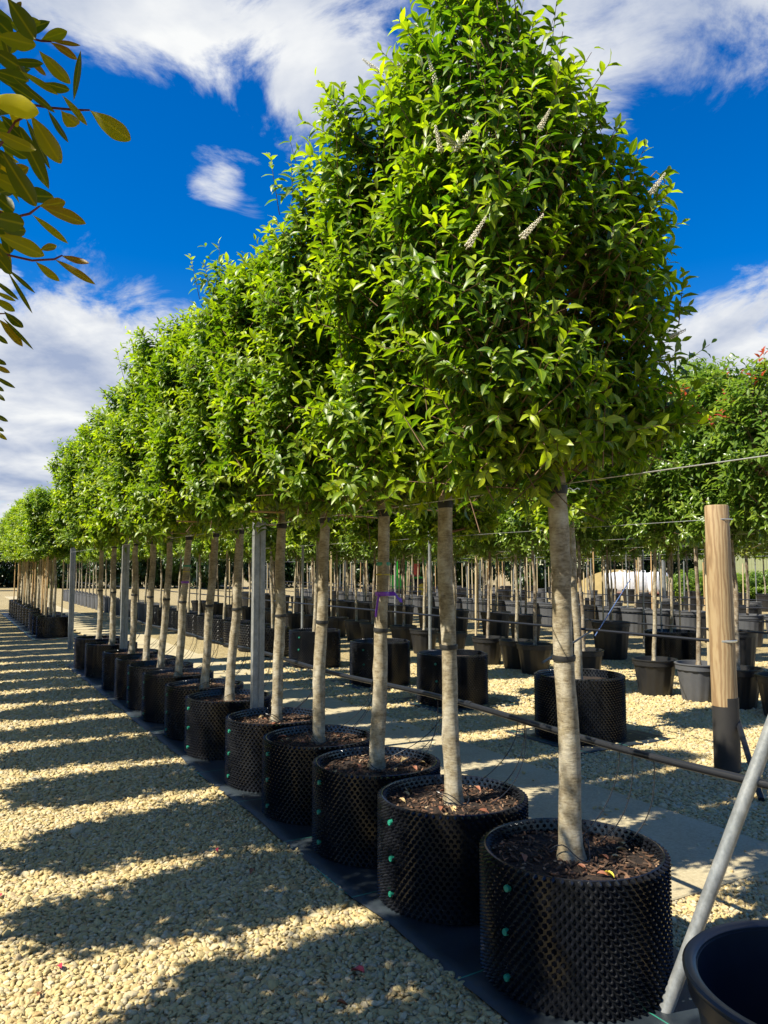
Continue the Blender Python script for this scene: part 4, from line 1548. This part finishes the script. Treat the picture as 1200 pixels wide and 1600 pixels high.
for i_, u in enumerate(UROW1):
    for q in range(3):
        s0 = Vector((0, u + rt.uniform(-.12, .12), PZ))
        tx, ty = V_ROW1 - PV, u
        ang = rt.uniform(0, 6.28)
        e = Vector((tx + 0.12 * math.cos(ang) + .1, ty + 0.12 * math.sin(ang), POT_H - 0.035))
        md = s0.lerp(e, 0.35) + Vector((0.02, rt.uniform(-.06, .06), -0.16))
        P_ = []
        ctrl = [s0, s0 + Vector((0.012, 0, -0.12)), md, e + Vector((0.05, 0, 0.03)), e]
        for a in range(17):
            s = a / 16
            b5 = [math.comb(4, k_) * s ** k_ * (1 - s) ** (4 - k_) for k_ in range(5)]
            P_.append(sum((c * w_ for c, w_ in zip(ctrl, b5)), Vector()))
        if q == 0:
            for a in range(26):      # a loose loop round the stem
                an = ang + a * 0.33
                P_.append(Vector((tx + (0.075 + 0.012 * math.sin(a)) * math.cos(an), ty + 0.08 * math.sin(an), POT_H - 0.03 + 0.035 + 0.03 * math.sin(a * 0.7))))
        mm = MB().tube(P_, 0.0024, 5, False)
        link('drip_tube', mm.mesh('drip_tube', M['pipe']), pipe)

# leaning galvanised pole beside the first pot
pb = on_ground(1035, 1583, 0)
ptop = Vector((pb.x + 0.84, pb.y + 0.02, 1.95))
t = thing('leaning_pole', 'leaning galvanised steel pole standing on gravel beside the first air pot', 'pole', pb)
link('tube', MB().tube([Vector((0, 0, -0.02)), (ptop - pb) * 0.5, ptop - pb], 0.0245, 20).mesh('tube', M['galv']), t)
link('end_cap', MB().tube([ptop - pb - (ptop - pb).normalized() * 0.005, ptop - pb + (ptop - pb).normalized() * 0.01], 0.026, 20).mesh('end_cap', M['rubber']), t)
channel_post(0, 0, 2.0, 'grey galvanised post that the leaning pole props up').location = (ptop.x + 0.06, ptop.y + 0.01, 0)

# big empty pot in the corner
pc = Vector((1.125, 2.02, 0.004))
t = thing('empty_pot', 'large empty blue black plastic pot beside the leaning pole', 'plant pot', pc)
rt_, rb_, hp = 0.33, 0.25, 0.50
b_ = MB().lathe([(0.0, 0.0), (rb_, 0.0), (rb_ + .004, 0.01), (rb_ + (rt_ - rb_) * .42, .21), (rb_ + (rt_ - rb_) * .80, 0.40), (rt_ - 0.012, hp - 0.055), (rt_ - 0.012, hp - .01), (rt_ - 0.020, hp - .01),
                 (rt_ - 0.022, hp - 0.06), (rb_ + (rt_ - rb_) * .42 - .010, .21), (rb_ - .006, 0.012), (0.0, 0.012)], 72)
link('body', b_.mesh('body', M['plastic_blue']), t)
b_ = MB().lathe([(rt_ - .018, hp - .06), (rt_ + .006, hp - .058), (rt_ + .008, hp - .018), (rt_ + .016, hp - .010), (rt_ + .018, hp), (rt_ + .012, hp + .006), (rt_ - .004, hp + .006), (rt_ - .016, hp - .002), (rt_ - .018, hp - .06)], 72)
link('rim', b_.mesh('rim', M['plastic_blue']), t)
m = MB()
m.lathe([(rb_ + (rt_ - rb_) * .5 - .012, .245), (rb_ + (rt_ - rb_) * .5 - .038, .243), (rb_ + (rt_ - rb_) * .42 - .040, .20)], 72)
link('ledge', m.mesh('ledge', M['plastic_grey']), t)
for q in range(9):
    a = q * 2 * math.pi / 9 + 0.1
    mm = MB().box(((rb_ + .006) * math.cos(a), (rb_ + .006) * math.sin(a), 0.225), (0.035, 0.075, 0.075), a)
    link('foot_recess', mm.mesh('foot_recess', M['plastic_blue'], False, None), t)

# ------------------------------------------------------------------ round timber post and row two
pw = on_ground(1137, 1206, 0)
t = thing('timber_post', 'stout round timber post with black painted foot', 'post', pw)
m = MB()
n_ = 24
prof = [(0.094, 0.50), (0.093, 1.0), (0.091, 1.6), (0.089, 2.03), (0.083, 2.042), (0.0, 2.044)]
m.lathe(prof, 28)
o = link('shaft', m.mesh('shaft', M['post_wood'], True, 50), t)
o.rotation_euler = (0, R_(-0.6), 0)
link('painted_foot', MB().lathe([(0.0965, -0.1), (0.0965, 0.3), (0.0955, 0.565), (0.09, 0.566)], 28).mesh('painted_foot', M['bitumen']), t)
link('wire_band', MB().lathe([(0.095, 0.985), (0.0985, 0.988), (0.0985, 1.0), (0.095, 1.003)], 28).mesh('wire_band', M['wire']), t)
link('wire_band', MB().lathe([(0.091, 1.925), (0.0945, 1.927), (0.0945, 1.931), (0.091, 1.933)], 28).mesh('wire_band', M['wire']), t)
strand('brace_pipe', pw + Vector((0.10, 0.05, 0.42)), on_ground(1190, 1250, 0.02), 0.022, 0.0, M['pipe'], 'thick black pipe leaning at the foot of the round timber post', 'pipe', n=4)

U2 = [5.35, 7.40, 9.10, 11.2]
U2_DENSE = [13.0 + 0.92 * q for q in range(30)]
V2 = 5.12


def far_tree(u, v, crowns, idx, label, group, seed, mat=None, rad=0.034, z1=1.95, scale=1.0, bark='bark', cs=(1, 1, 1), zt=3.2, name='laurel_tree'):
    rnd = random.Random(seed)
    t = thing(name, label, 'tree', W(u, v, 0), RANG, group)
    key = ('trunk', idx % 4, rad, bark, z1)
    if key not in M:
        M[key] = trunk_mesh('trunk', 700 + idx % 4, 0.36, z1, zt, rad, rad * 0.72, (0.02 * (idx % 4 - 1.5), 0), 0.018, M[bark], 10, 5)[0]
    link('trunk', M[key], t)
    l_ = link('branches', LIMB[idx % 3], t)
    cm, tm = crowns[idx % len(crowns)]
    c_ = link('crown', cm, t, mat)
    c_['kind'] = 'stuff'
    w_ = link('twigs', tm, t)
    w_['kind'] = 'stuff'
    rz_ = math.pi * rnd.randrange(2)
    s_ = rnd.uniform(0.94, 1.06)
    for o in (c_, w_, l_):
        o.rotation_euler = (0, 0, rz_)
        o.scale = (cs[0] * s_, cs[1] * s_, cs[2])
    return t


for i_, u in enumerate(U2):
    sheet('ground_cover_mat', [(u - .52, V2 - .5), (u - .5, V2 + .62), (u + .5, V2 + .6), (u + .52, V2 - .48)], 0.016, M['matting'],
          f'square black ground cover mat under the {nth(i_ + 1)} large dimpled pot past the timber post', 'ground cover', 'square mats under the second row pots', seed=i_ + 9)
    air_pot(W(u, V2, 0.030), i_ * 1.3, 'b', f'large black dimpled pot on a square mat, {nth(i_ + 1)} past the round timber post', 'large dimpled pots on square mats', math.atan2(-RV.y, -RV.x) + 0.5)
    far_tree(u, V2, FARV, i_, f'evergreen tree growing from the {nth(i_ + 1)} large dimpled pot past the timber post', 'evergreen trees in the large dimpled pots', 1000 + i_, rad=0.040, cs=(1.15, 1.25, 1.0))
for i_, u in enumerate(U2_DENSE):
    k_ = 'f' if i_ < 10 else None
    if k_:
        air_pot(W(u, V2, 0.004), i_ * .7, 'f', f'dimpled pot beyond the concrete path, {nth(i_ + 1)} in the close packed line', 'close packed pots beyond the concrete path')
    else:
        ribbed_pot(W(u, V2, 0.004), i_ * .7, 'tall', f'tall grey pot beyond the concrete path, {nth(i_ + 1)} in the close packed line', 'close packed pots beyond the concrete path')
    far_tree(u, V2, FARV if i_ % 4 else PHOT, i_, f'slim evergreen tree beyond the concrete path, {nth(i_ + 1)} in the close packed line', 'slim trees beyond the concrete path', 1100 + i_, rad=0.030)
strand('support_wire', pw + Vector((-.09, 0.02, 1.93)), W(42, V2 + .05, 1.90), 0.0025, 0.0, M['wire'], 'support wire running from the round timber post along the large dimpled pots', 'wire', n=3)
strand('irrigation_pipe', pw + Vector((-.09, 0.03, 0.99)), W(42, V2 + .16, 0.92), 0.013, 0.02, M['pipe'], 'black irrigation pipe tied to the round timber post', 'pipe', n=30)

# second block of the long row, past the gap
for i_ in range(12):
    u = 18.9 + 0.86 * i_
    v = V_ROW1 + 0.02
    air_pot(W(u, v, 0.012), i_ * .7, 'n' if i_ < 3 else 'f', f'low black pot in the block past the freestanding post, {nth(i_ + 1)} from the gap', 'pots of the block past the gap')
    far_tree(u, v, FARV, i_ + 1, f'clipped evergreen tree in the block past the freestanding post, {nth(i_ + 1)} from the gap', 'evergreen trees of the block past the gap', 1200 + i_, rad=0.036, cs=(1.1, 1.15, .95))
    for q in range(2):
        m = MB()
        sx, sy = random.Random(i_ * 3 + q).uniform(-.24, .24), random.Random(i_ * 7 + q + 50).uniform(-.25, .25)
        m.tube([(0, 0, 0.35), (0.01, 0, 1.4), (0.0, 0.01, 2.1)], [0.018, 0.017, 0.015], 7)
        o = link('wooden_stake', m.mesh('wooden_stake', M['cane' if q else 'stake']), None, None, W(u + sy, v + sx, 0))
        tag(o, f'{"brown" if q else "pale"} wooden stake beside the {nth(i_ + 1)} tree of the block past the gap', 'stake', 'stakes of the block past the gap')
sheet('ground_cover_mat', [(18.3, 1.68), (18.2, 2.75), (29.6, 2.66), (29.6, 1.72)], 0.008, M['matting'], 'black ground cover strip under the tree block past the gap', 'ground cover', seed=44)

# ------------------------------------------------------------------ rows three to seven
def stake(u, v, h, kind, label, group, rnd, r=0.014):
    m = MB()
    lx, ly = rnd.uniform(-.03, .03), rnd.uniform(-.03, .03)
    m.tube([(0, 0, 0.05), (lx * .5, ly * .5, h * .5), (lx, ly, h)], [r, r, r * .9], 8)
    o = link({'galv': 'steel_tube', 'cane': 'bamboo_cane', 'stake': 'wooden_stake'}[kind], m.mesh('stake', M[kind]), None, None, W(u, v, 0))
    return tag(o, label, {'galv': 'tube', 'cane': 'cane', 'stake': 'stake'}[kind], group)


U3 = [5.0, 5.62, 6.13, 6.68, 7.9, 8.85, 9.45, 10.1, 11.1, 12.0, 12.9, 13.8, 14.7, 15.8, 16.9, 18.0, 19.2, 20.4, 21.6, 22.8, 24, 25.2, 26.4]
V3 = 7.68
for i_, u in enumerate(U3):
    rnd = random.Random(1300 + i_)
    v = V3 + rnd.uniform(-0.12, 0.12)
    ribbed_pot(W(u, v, 0.004), rnd.uniform(0, 6), 'dusty' if i_ == 2 else 'black', 'dusty grey ribbed pot on gravel behind the round timber post' if i_ == 2 else f'black ribbed plastic pot behind the large dimpled pots, {nth(i_ + 1)} in its row',
               'ribbed pots of the third row')
    far_tree(u, v, PHOT, i_, f'red tipped tree in ribbed pot, {nth(i_ + 1)} in the row behind large dimpled pots', 'red tipped trees of the third row', 1300 + i_, rad=0.028, bark='bark_dark' if i_ % 3 else 'bark',
             name='photinia_tree', zt=3.4)
    if i_ % 3 == 1:
        kd = ['galv', 'stake', 'galv'][i_ % 2]
        stake(u + 0.4, v + .05, 2.05, kd, f'{"steel tube" if kd == "galv" else "pale wooden stake"} beside the {nth(i_ + 1)} ribbed pot of the third row', 'supports of the third row', rnd, 0.02)
strand('support_wire', W(3.0, V3, 1.93), W(30, V3, 1.93), 0.0025, 0.0, M['wire'], 'support wire along the red tipped trees in ribbed pots', 'wire', n=3)
strand('irrigation_pipe', W(3.0, V3 + .1, 0.86), W(30, V3 + .1, 0.84), 0.012, 0.03, M['pipe'], 'black irrigation pipe along the red tipped trees in ribbed pots', 'pipe', n=24)

V4 = 10.1
U4 = [6.3, 7.4, 8.5] + [9.7 + 1.15 * q for q in range(18)]
for i_, u in enumerate(U4):
    rnd = random.Random(1400 + i_)
    v = V4 + rnd.uniform(-.15, .15)
    if i_ == 2:
        air_pot(W(u, v, 0.004), 0.3, 'b', 'black dimpled pot standing alone among ribbed pots of the fourth row', 'pots of the fourth row')
    else:
        ribbed_pot(W(u, v, 0.004), rnd.uniform(0, 6), 'bigblack', f'deep black pot in the fourth row, {nth(i_ + 1)} in line behind the red tipped trees', 'pots of the fourth row')
    far_tree(u, v, PHOT, i_ + 1, f'slim evergreen tree in the fourth row, {nth(i_ + 1)} in line behind the red tipped trees', 'slim trees of the fourth row', 1400 + i_, rad=0.026, bark='bark_dark' if i_ % 2 else 'bark', mat=M['lime'] if i_ % 5 == 2 else None,
             name='photinia_tree', zt=3.4)
    kd = ['stake', 'cane', 'galv'][i_ % 3]
    stake(u + 0.25, v + .08, rnd.uniform(1.8, 2.1), kd, f'{ {"galv": "thin steel tube", "stake": "pale wooden stake", "cane": "brown cane"}[kd]} beside the {nth(i_ + 1)} pot of the fourth row', 'supports of the fourth row', rnd, 0.016)
for i_ in range(30):
    rnd = random.Random(3300 + i_)
    kd = ['stake', 'cane', 'stake', 'galv'][i_ % 4]
    stake(8 + 0.85 * i_ + rnd.uniform(-.2, .2), 12.0 + rnd.uniform(-.5, .5), rnd.uniform(1.6, 2.15), kd, f'{ {"galv": "steel tube", "stake": "pale stake", "cane": "brown cane"}[kd]} standing free before the big grey pots, {nth(i_ + 1)} along', 'free stakes before the big grey pots', rnd, 0.017)
strand('support_wire', W(4.0, V4, 1.90), W(32, V4, 1.90), 0.003, 0.0, M['wire'], 'support wire along the deep black pots of the fourth row', 'wire', n=3)
strand('irrigation_pipe', W(4.0, V4 + .1, 0.80), W(32, V4 + .1, 0.80), 0.012, 0.03, M['pipe'], 'black irrigation pipe along the deep black pots of the fourth row', 'pipe', n=24)

V5 = 14.0
U5 = [8.4 + 0.72 * q for q in range(34)]
for i_, u in enumerate(U5):
    rnd = random.Random(1500 + i_)
    v = V5 + rnd.uniform(-.06, .06)
    ribbed_pot(W(u, v, 0.004), rnd.uniform(0, 6), 'big' if i_ % 5 != 3 else 'bigblack', f'big dusty grey pot in the touching line, {nth(i_ + 1)} along' if i_ % 5 != 3 else f'big black pot in the touching line of grey pots, {nth(i_ + 1)} along',
               'big grey pots of the fifth row')
    if i_ % 2 == 0:
        far_tree(u, v, PHOT, i_, f'tree growing from the {nth(i_ + 1)} pot in the touching line of big grey pots', 'trees of the big grey pots', 1500 + i_, mat=M['lime'] if i_ % 6 == 2 else None, rad=0.026, bark='bark_dark', name='photinia_tree', zt=3.4)
    kd = ['stake', 'cane', 'galv', 'stake'][i_ % 4]
    stake(u + 0.3, v + .1, rnd.uniform(1.7, 2.1), kd, f'{ {"galv": "steel tube", "stake": "pale stake", "cane": "brown cane"}[kd]} by the {nth(i_ + 1)} pot in the touching line of big pots', 'supports of the fifth row', rnd, 0.018)
for z, lb in ((1.95, 'upper'), (1.86, 'lower')):
    strand('support_wire', W(5.0, V5, z), W(36, V5, z), 0.003, 0.0, M['wire'], f'{lb} support wire along the touching line of big grey pots', 'wire', n=3)
for z, lb in ((0.95, 'upper'), (0.80, 'lower')):
    strand('irrigation_pipe', W(5.0, V5 - .3, z), W(36, V5 - .3, z), 0.012, 0.03, M['pipe'], f'{lb} black irrigation pipe before the touching line of big grey pots', 'pipe', n=24)

for rr_, (vv_, nn_, word) in enumerate(((17.5, 26, 'sixth'), (21.5, 24, 'seventh'), (26.0, 22, 'eighth'))):
    for i_ in range(nn_):
        rnd = random.Random(1700 + 60 * rr_ + i_)
        u = 10 + 1.5 * rr_ + 1.12 * i_ + rnd.uniform(-.2, .2)
        v = vv_ + rnd.uniform(-.3, .3)
        ribbed_pot(W(u, v, 0.004), rnd.uniform(0, 6), 'bigblack' if i_ % 3 else 'tall', f'{"black" if i_ % 3 else "tall grey"} pot in the {word} row, {nth(i_ + 1)} along', f'pots of the {word} row')
        if i_ % 2 == 0:
            far_tree(u, v, FARV if rr_ else PHOT, i_, f'tree in the {word} row of pots, {nth(i_ + 1)} along', f'trees of the {word} row', 1800 + 60 * rr_ + i_, rad=0.03, bark='bark_dark' if i_ % 4 else 'bark', cs=(1.2, 1.2, 1), mat=M['lime'] if i_ % 8 == 2 else None)
        kd = ['stake', 'stake', 'galv', 'cane'][(i_ + rr_) % 4]
        stake(u + 0.35, v, rnd.uniform(1.6, 2.15), kd, f'{ {"galv": "steel tube", "stake": "pale stake", "cane": "brown cane"}[kd]} by the {nth(i_ + 1)} pot of the {word} row', f'supports of the {word} row', rnd, 0.022)
    strand('support_wire', W(6.0, vv_, 1.92), W(42, vv_, 1.92), 0.0035, 0.0, M['wire'], f'support wire along the {word} row of pots', 'wire', n=3)

# taller steel tubes with a wire between the second and fourth row (trellis ends)
for x, y, Yb, lab in ((672, 1000, 11.6, 'tall galvanised tube beside the second large dimpled pot'), (472, 1000, 14.5, 'tall galvanised tube beside the fourth large dimpled pot')):
    p = at_depth(x, y, Yb)
    o = link('steel_tube', MB().tube([(0, 0, 0), (0, 0, 1.1), (0, 0, 2.18)], 0.024, 12).mesh('steel_tube', M['galv']), None, None, (p.x, p.y, 0))
    tag(o, lab, 'tube')

# ------------------------------------------------------------------ background: bags, fence, shrubs, machines, hedges
def bulk_bag(loc, rz, label):
    t = thing('bulk_bag', label, 'bag', loc, rz, 'white bulk bags on pallets')
    bm = bmesh.new()
    bmesh.ops.create_cube(bm, size=1)
    bmesh.ops.subdivide_edges(bm, edges=bm.edges[:], cuts=4, use_grid_fill=True)
    r = random.Random(int(loc[0] * 100))
    for v in bm.verts:
        q = v.co
        bul = 1 + 0.16 * (1 - (2 * q.z) ** 2)
        v.co = Vector((q.x * bul * 1.05 + r.uniform(-.01, .01), q.y * bul * 1.05, q.z * 1.15 + 0.05 * math.sin(q.x * 6) * (q.z > .4) + r.uniform(-.01, .01)))
    bmesh.ops.translate(bm, vec=(0, 0, 0.575 + 0.15), verts=bm.verts)
    me = bpy.data.meshes.new('sack')
    bm.to_mesh(me)
    bm.free()
    me.polygons.foreach_set('use_smooth', [True] * len(me.polygons))
    me.materials.append(M['white_bag'])
    link('sack', me, t)
    for sx in (-.42, .42):
        for sy in (-.42, .42):
            link('lifting_loop', MB().tube([(sx, sy, 1.2), (sx * 1.02, sy, 1.42), (sx * .8, sy * .8, 1.42), (sx * .75, sy * .75, 1.2)], 0.02, 6).mesh('lifting_loop', M['white_bag']), t)


def pallet(loc, rz, label):
    t = thing('pallet', label, 'pallet', loc, rz, 'pallets under the white bulk bags')
    for q in range(5):
        link('board', MB().box((0, -.5 + .25 * q, .13), (1.2, .14, .025)).mesh('board', M['pallet'], False, None), t)
    for q in (-.5, 0, .5):
        link('bearer', MB().box((q, 0, .06), (.1, 1.1, .115)).mesh('bearer', M['pallet'], False, None), t)


for i_, px_ in enumerate((962, 990, 1022)):
    p = at_depth(px_, 925, 44)
    pallet(Vector((p.x, 44, 0.004)), 0.2 * i_, f'red brown pallet under the {nth(i_ + 1)} white bulk bag from the dark hedge')
    bulk_bag(Vector((p.x, 44, 0.0)), 0.1 * i_, f'full white bulk bag on a pallet, {nth(i_ + 1)} from the dark hedge')

fx0, fx1, fy = 16.0, 30.0, 39.0
t = thing('board_fence', 'tall yellow green board fence behind the shrubs', 'fence', ((fx0 + fx1) / 2, fy, 0))
brd = MB().box((0, 0, 1.28), (0.142, 0.022, 2.5)).mesh('board', M['boards'], False, None)
rnd = random.Random(4)
x = fx0
while x < fx1:
    o = link('board', brd, t)
    o.location = (x - (fx0 + fx1) / 2, rnd.uniform(-.008, .008), rnd.uniform(-.02, .02))
    x += 0.15
for z in (0.5, 1.3, 2.1):
    link('rail', MB().box((0, 0.05, z), (fx1 - fx0, 0.06, 0.09)).mesh('rail', M['boards'], False, None), t)
for q in range(6):
    link('post', MB().box((-7 + 2.8 * q, 0.12, 1.3), (.1, .1, 2.6)).mesh('post', M['boards'], False, None), t)
p = at_depth(1036, 900, 30)
o = link('steel_column', MB().tube([(0, 0, 0), (0, 0, 1.4), (0, 0, 3.2)], 0.09, 14).mesh('steel_column', M['galv']), None, None, (p.x, 30, 0))
tag(o, 'thick grey steel column standing beside the white bulk bags', 'column')


def bush(name, loc, s, label, group, mat=None, cat='shrub', trunk=None):
    t = thing(name, label, cat, loc, random.uniform(0, 6), group)
    c_ = link('crown', BUSH, t, mat)
    c_.scale = s
    c_['kind'] = 'stuff'
    zb = 0.15
    if trunk:
        c_.location = (0, 0, trunk)
        zb = trunk + s[2] * 0.6
    link('trunk', MB().tube([(0, 0, 0), (0.05, 0.02, zb * .5), (0, 0, zb + .3)], [0.05 * s[2] + .02, 0.04 * s[2] + .02, 0.02], 8).mesh('trunk', M['bark_dark']), t)
    return t


for i_, (px_, Y, s) in enumerate(((1085, 35, 1.1), (1120, 34, 0.95), (1160, 35, 1.0), (1195, 34, 1.1), (1230, 35, 1.1))):
    p = at_depth(px_, 900, Y)
    bush('shrub', (p.x, Y, 0), (s * 1.0, s * 1.0, s * 0.62), f'loose green shrub before the board fence, {nth(i_ + 1)} from the steel column', 'shrubs before the board fence', M['photinia'])

# dark hedge trees along the far boundary
rnd = random.Random(12)
n_ = 0
for i_ in range(26):
    X = -52 + 3.5 * i_ + rnd.uniform(-.6, .6)
    if X > 34:
        break
    Y = 62 + rnd.uniform(-3, 3) - (0 if X < 8 else 8)
    s = rnd.uniform(2.0, 2.8)
    n_ += 1
    bush('hedge_tree', (X, Y, 0), (s, s, s * rnd.uniform(1.0, 1.35)), f'dark evergreen hedge tree on the far boundary, {nth(n_)} from the blue container', 'dark hedge trees on the far boundary', None, 'tree')
bush('lime_tree', (20.6, 50, 0), (3.2, 3.2, 3.8), 'tall pale green tree rising behind the red tipped trees', None, M['photinia'], 'tree', trunk=7.0)
bush('lime_tree', (18.0, 54, 0), (2.6, 2.6, 3.0), 'lower pale green tree beside the tall one behind the board fence', None, M['photinia'], 'tree', trunk=6.0)

# straw coloured bank behind the bags
m = MB()
V_, T_ = [], []
for i in range(31):
    for j in range(9):
        x = 12.3 + 5.5 * i / 30
        y = 46.5 + 6 * j / 8
        V_.append((x, y, 1.5 * math.sin(math.pi * j / 8) * math.sin(math.pi * min(1, max(0, i / 30))) ** 0.5 - 0.02))
for i in range(30):
    for j in range(8):
        a = i * 9 + j
        T_ += [(a, a + 9, a + 10), (a, a + 10, a + 1)]
o = link('bank', fastmesh('bank', V_, T_, M['bank'], True))
o['kind'] = 'structure'

# blue container at the far left
t = thing('container', 'blue grey steel container standing past the tree block', 'container', (-30.2, 52, 0), 0.25)
link('body', MB().box((0, 0, 0.75), (6, 2.4, 1.3)).mesh('body', M['container'], False, None), t)
link('upper_panel', MB().box((0, 0, 2.0), (5.96, 2.36, 1.15)).mesh('upper_panel', M['container_pale'], False, None), t)
link('roof', MB().box((0, 0, 2.62), (6.1, 2.5, 0.1)).mesh('roof', M['metal_grey'], False, None), t)
rib = MB().box((0, -1.215, 1.3), (0.06, 0.04, 2.4)).mesh('rib', M['container'], False, None)
for q in range(12):
    link('rib', rib, t).location = (-2.75 + .5 * q, 0, 0)

# green and red machine among the far pots
def wheel(t, loc, r, w_):
    o = link('wheel', MB().lathe([(r * .55, -w_ / 2), (r * .92, -w_ / 2), (r, -w_ * .3), (r, w_ * .3), (r * .92, w_ / 2), (r * .55, w_ / 2), (r * .55, -w_ / 2)], 24).mesh('tyre', M['rubber']), t)
    o.location = loc
    o.rotation_euler = (math.pi / 2, 0, 0)
    link('rim', MB().lathe([(0, -w_ * .3), (r * .56, -w_ * .3), (r * .56, w_ * .3), (0, w_ * .3)], 20).mesh('rim', M['tape_yellow']), o)


tp = at_depth(632, 880, 36)
t = thing('tractor', 'small green tractor with a red seat parked among the far pots', 'tractor', (tp.x, 36, 0), 0.4)
link('hood', MB().box((-.75, 0, .95), (1.1, .55, .55), 0, .9).mesh('hood', M['tractor_green'], False, None), t)
link('body', MB().box((.15, 0, .7), (1.9, .5, .35)).mesh('body', M['tractor_green'], False, None), t)
link('seat', MB().box((.42, 0, 1.15), (.42, .45, .14)).box((.62, 0, 1.5), (.12, .45, .55)).mesh('seat', M['tractor_red'], False, None), t)
for sx in (-.15, .85):
    for sy in (-.5, .5):
        link('cab_post', MB().tube([(sx, sy, .85), (sx * .95, sy * .95, 2.15)], .035, 8).mesh('cab_post', M['tractor_green']), t)
link('roof', MB().box((.35, 0, 2.2), (1.25, 1.15, .12), 0, .92).mesh('roof', M['tractor_green'], False, None), t)
for sy in (-.55, .55):
    link('mudguard', MB().box((.6, sy, 1.12), (.95, .28, .08)).mesh('mudguard', M['tractor_green'], False, None), t)
    wheel(t, (.6, sy, .55), .55, .3)
    wheel(t, (-.95, sy * .9, .33), .33, .2)

# white van beyond
vp = at_depth(690, 890, 68)
t = thing('van', 'white van parked beyond the far pots near the tractor', 'van', (vp.x, 68, 0), 1.5)
bm = bmesh.new()
prof = [(-2.3, .35), (2.3, .35), (2.3, 1.0), (1.55, 1.25), (1.0, 2.05), (-2.2, 2.1), (-2.3, 1.9)]
vs_ = [bm.verts.new((x, -.9, z)) for x, z in prof]
f = bm.faces.new(vs_)
ex = bmesh.ops.extrude_face_region(bm, geom=[f])
bmesh.ops.translate(bm, vec=(0, 1.8, 0), verts=[q for q in ex['geom'] if isinstance(q, bmesh.types.BMVert)])
bmesh.ops.recalc_face_normals(bm, faces=bm.faces)
bmesh.ops.bevel(bm, geom=bm.edges[:], offset=0.07, segments=2, affect='EDGES')
me = bpy.data.meshes.new('body')
bm.to_mesh(me)
bm.free()
me.materials.append(M['white_paint'])
link('body', me, t)
link('side_window', MB().box((0.75, -.905, 1.55), (.75, .02, .45)).mesh('side_window', M['glass'], False, None), t)
for sx in (-1.5, 1.5):
    for sy in (-.85, .85):
        wheel(t, (sx, sy, .33), .33, .22)

# straps and cords tied off near the second row
strand('blue_strap', at_depth(985, 905, 9.3), at_depth(930, 993, 7.4), 0.006, 0.0, M['strap'], 'taut blue strap tied near the first large dimpled pot', 'strap', n=4)
strand('grey_strap', at_depth(848, 1035, 6.2), at_depth(925, 985, 7.3), 0.010, 0.0, M['pipe_dusty'], 'slanting grey strap behind the first trunk of the long row', 'strap', n=4)
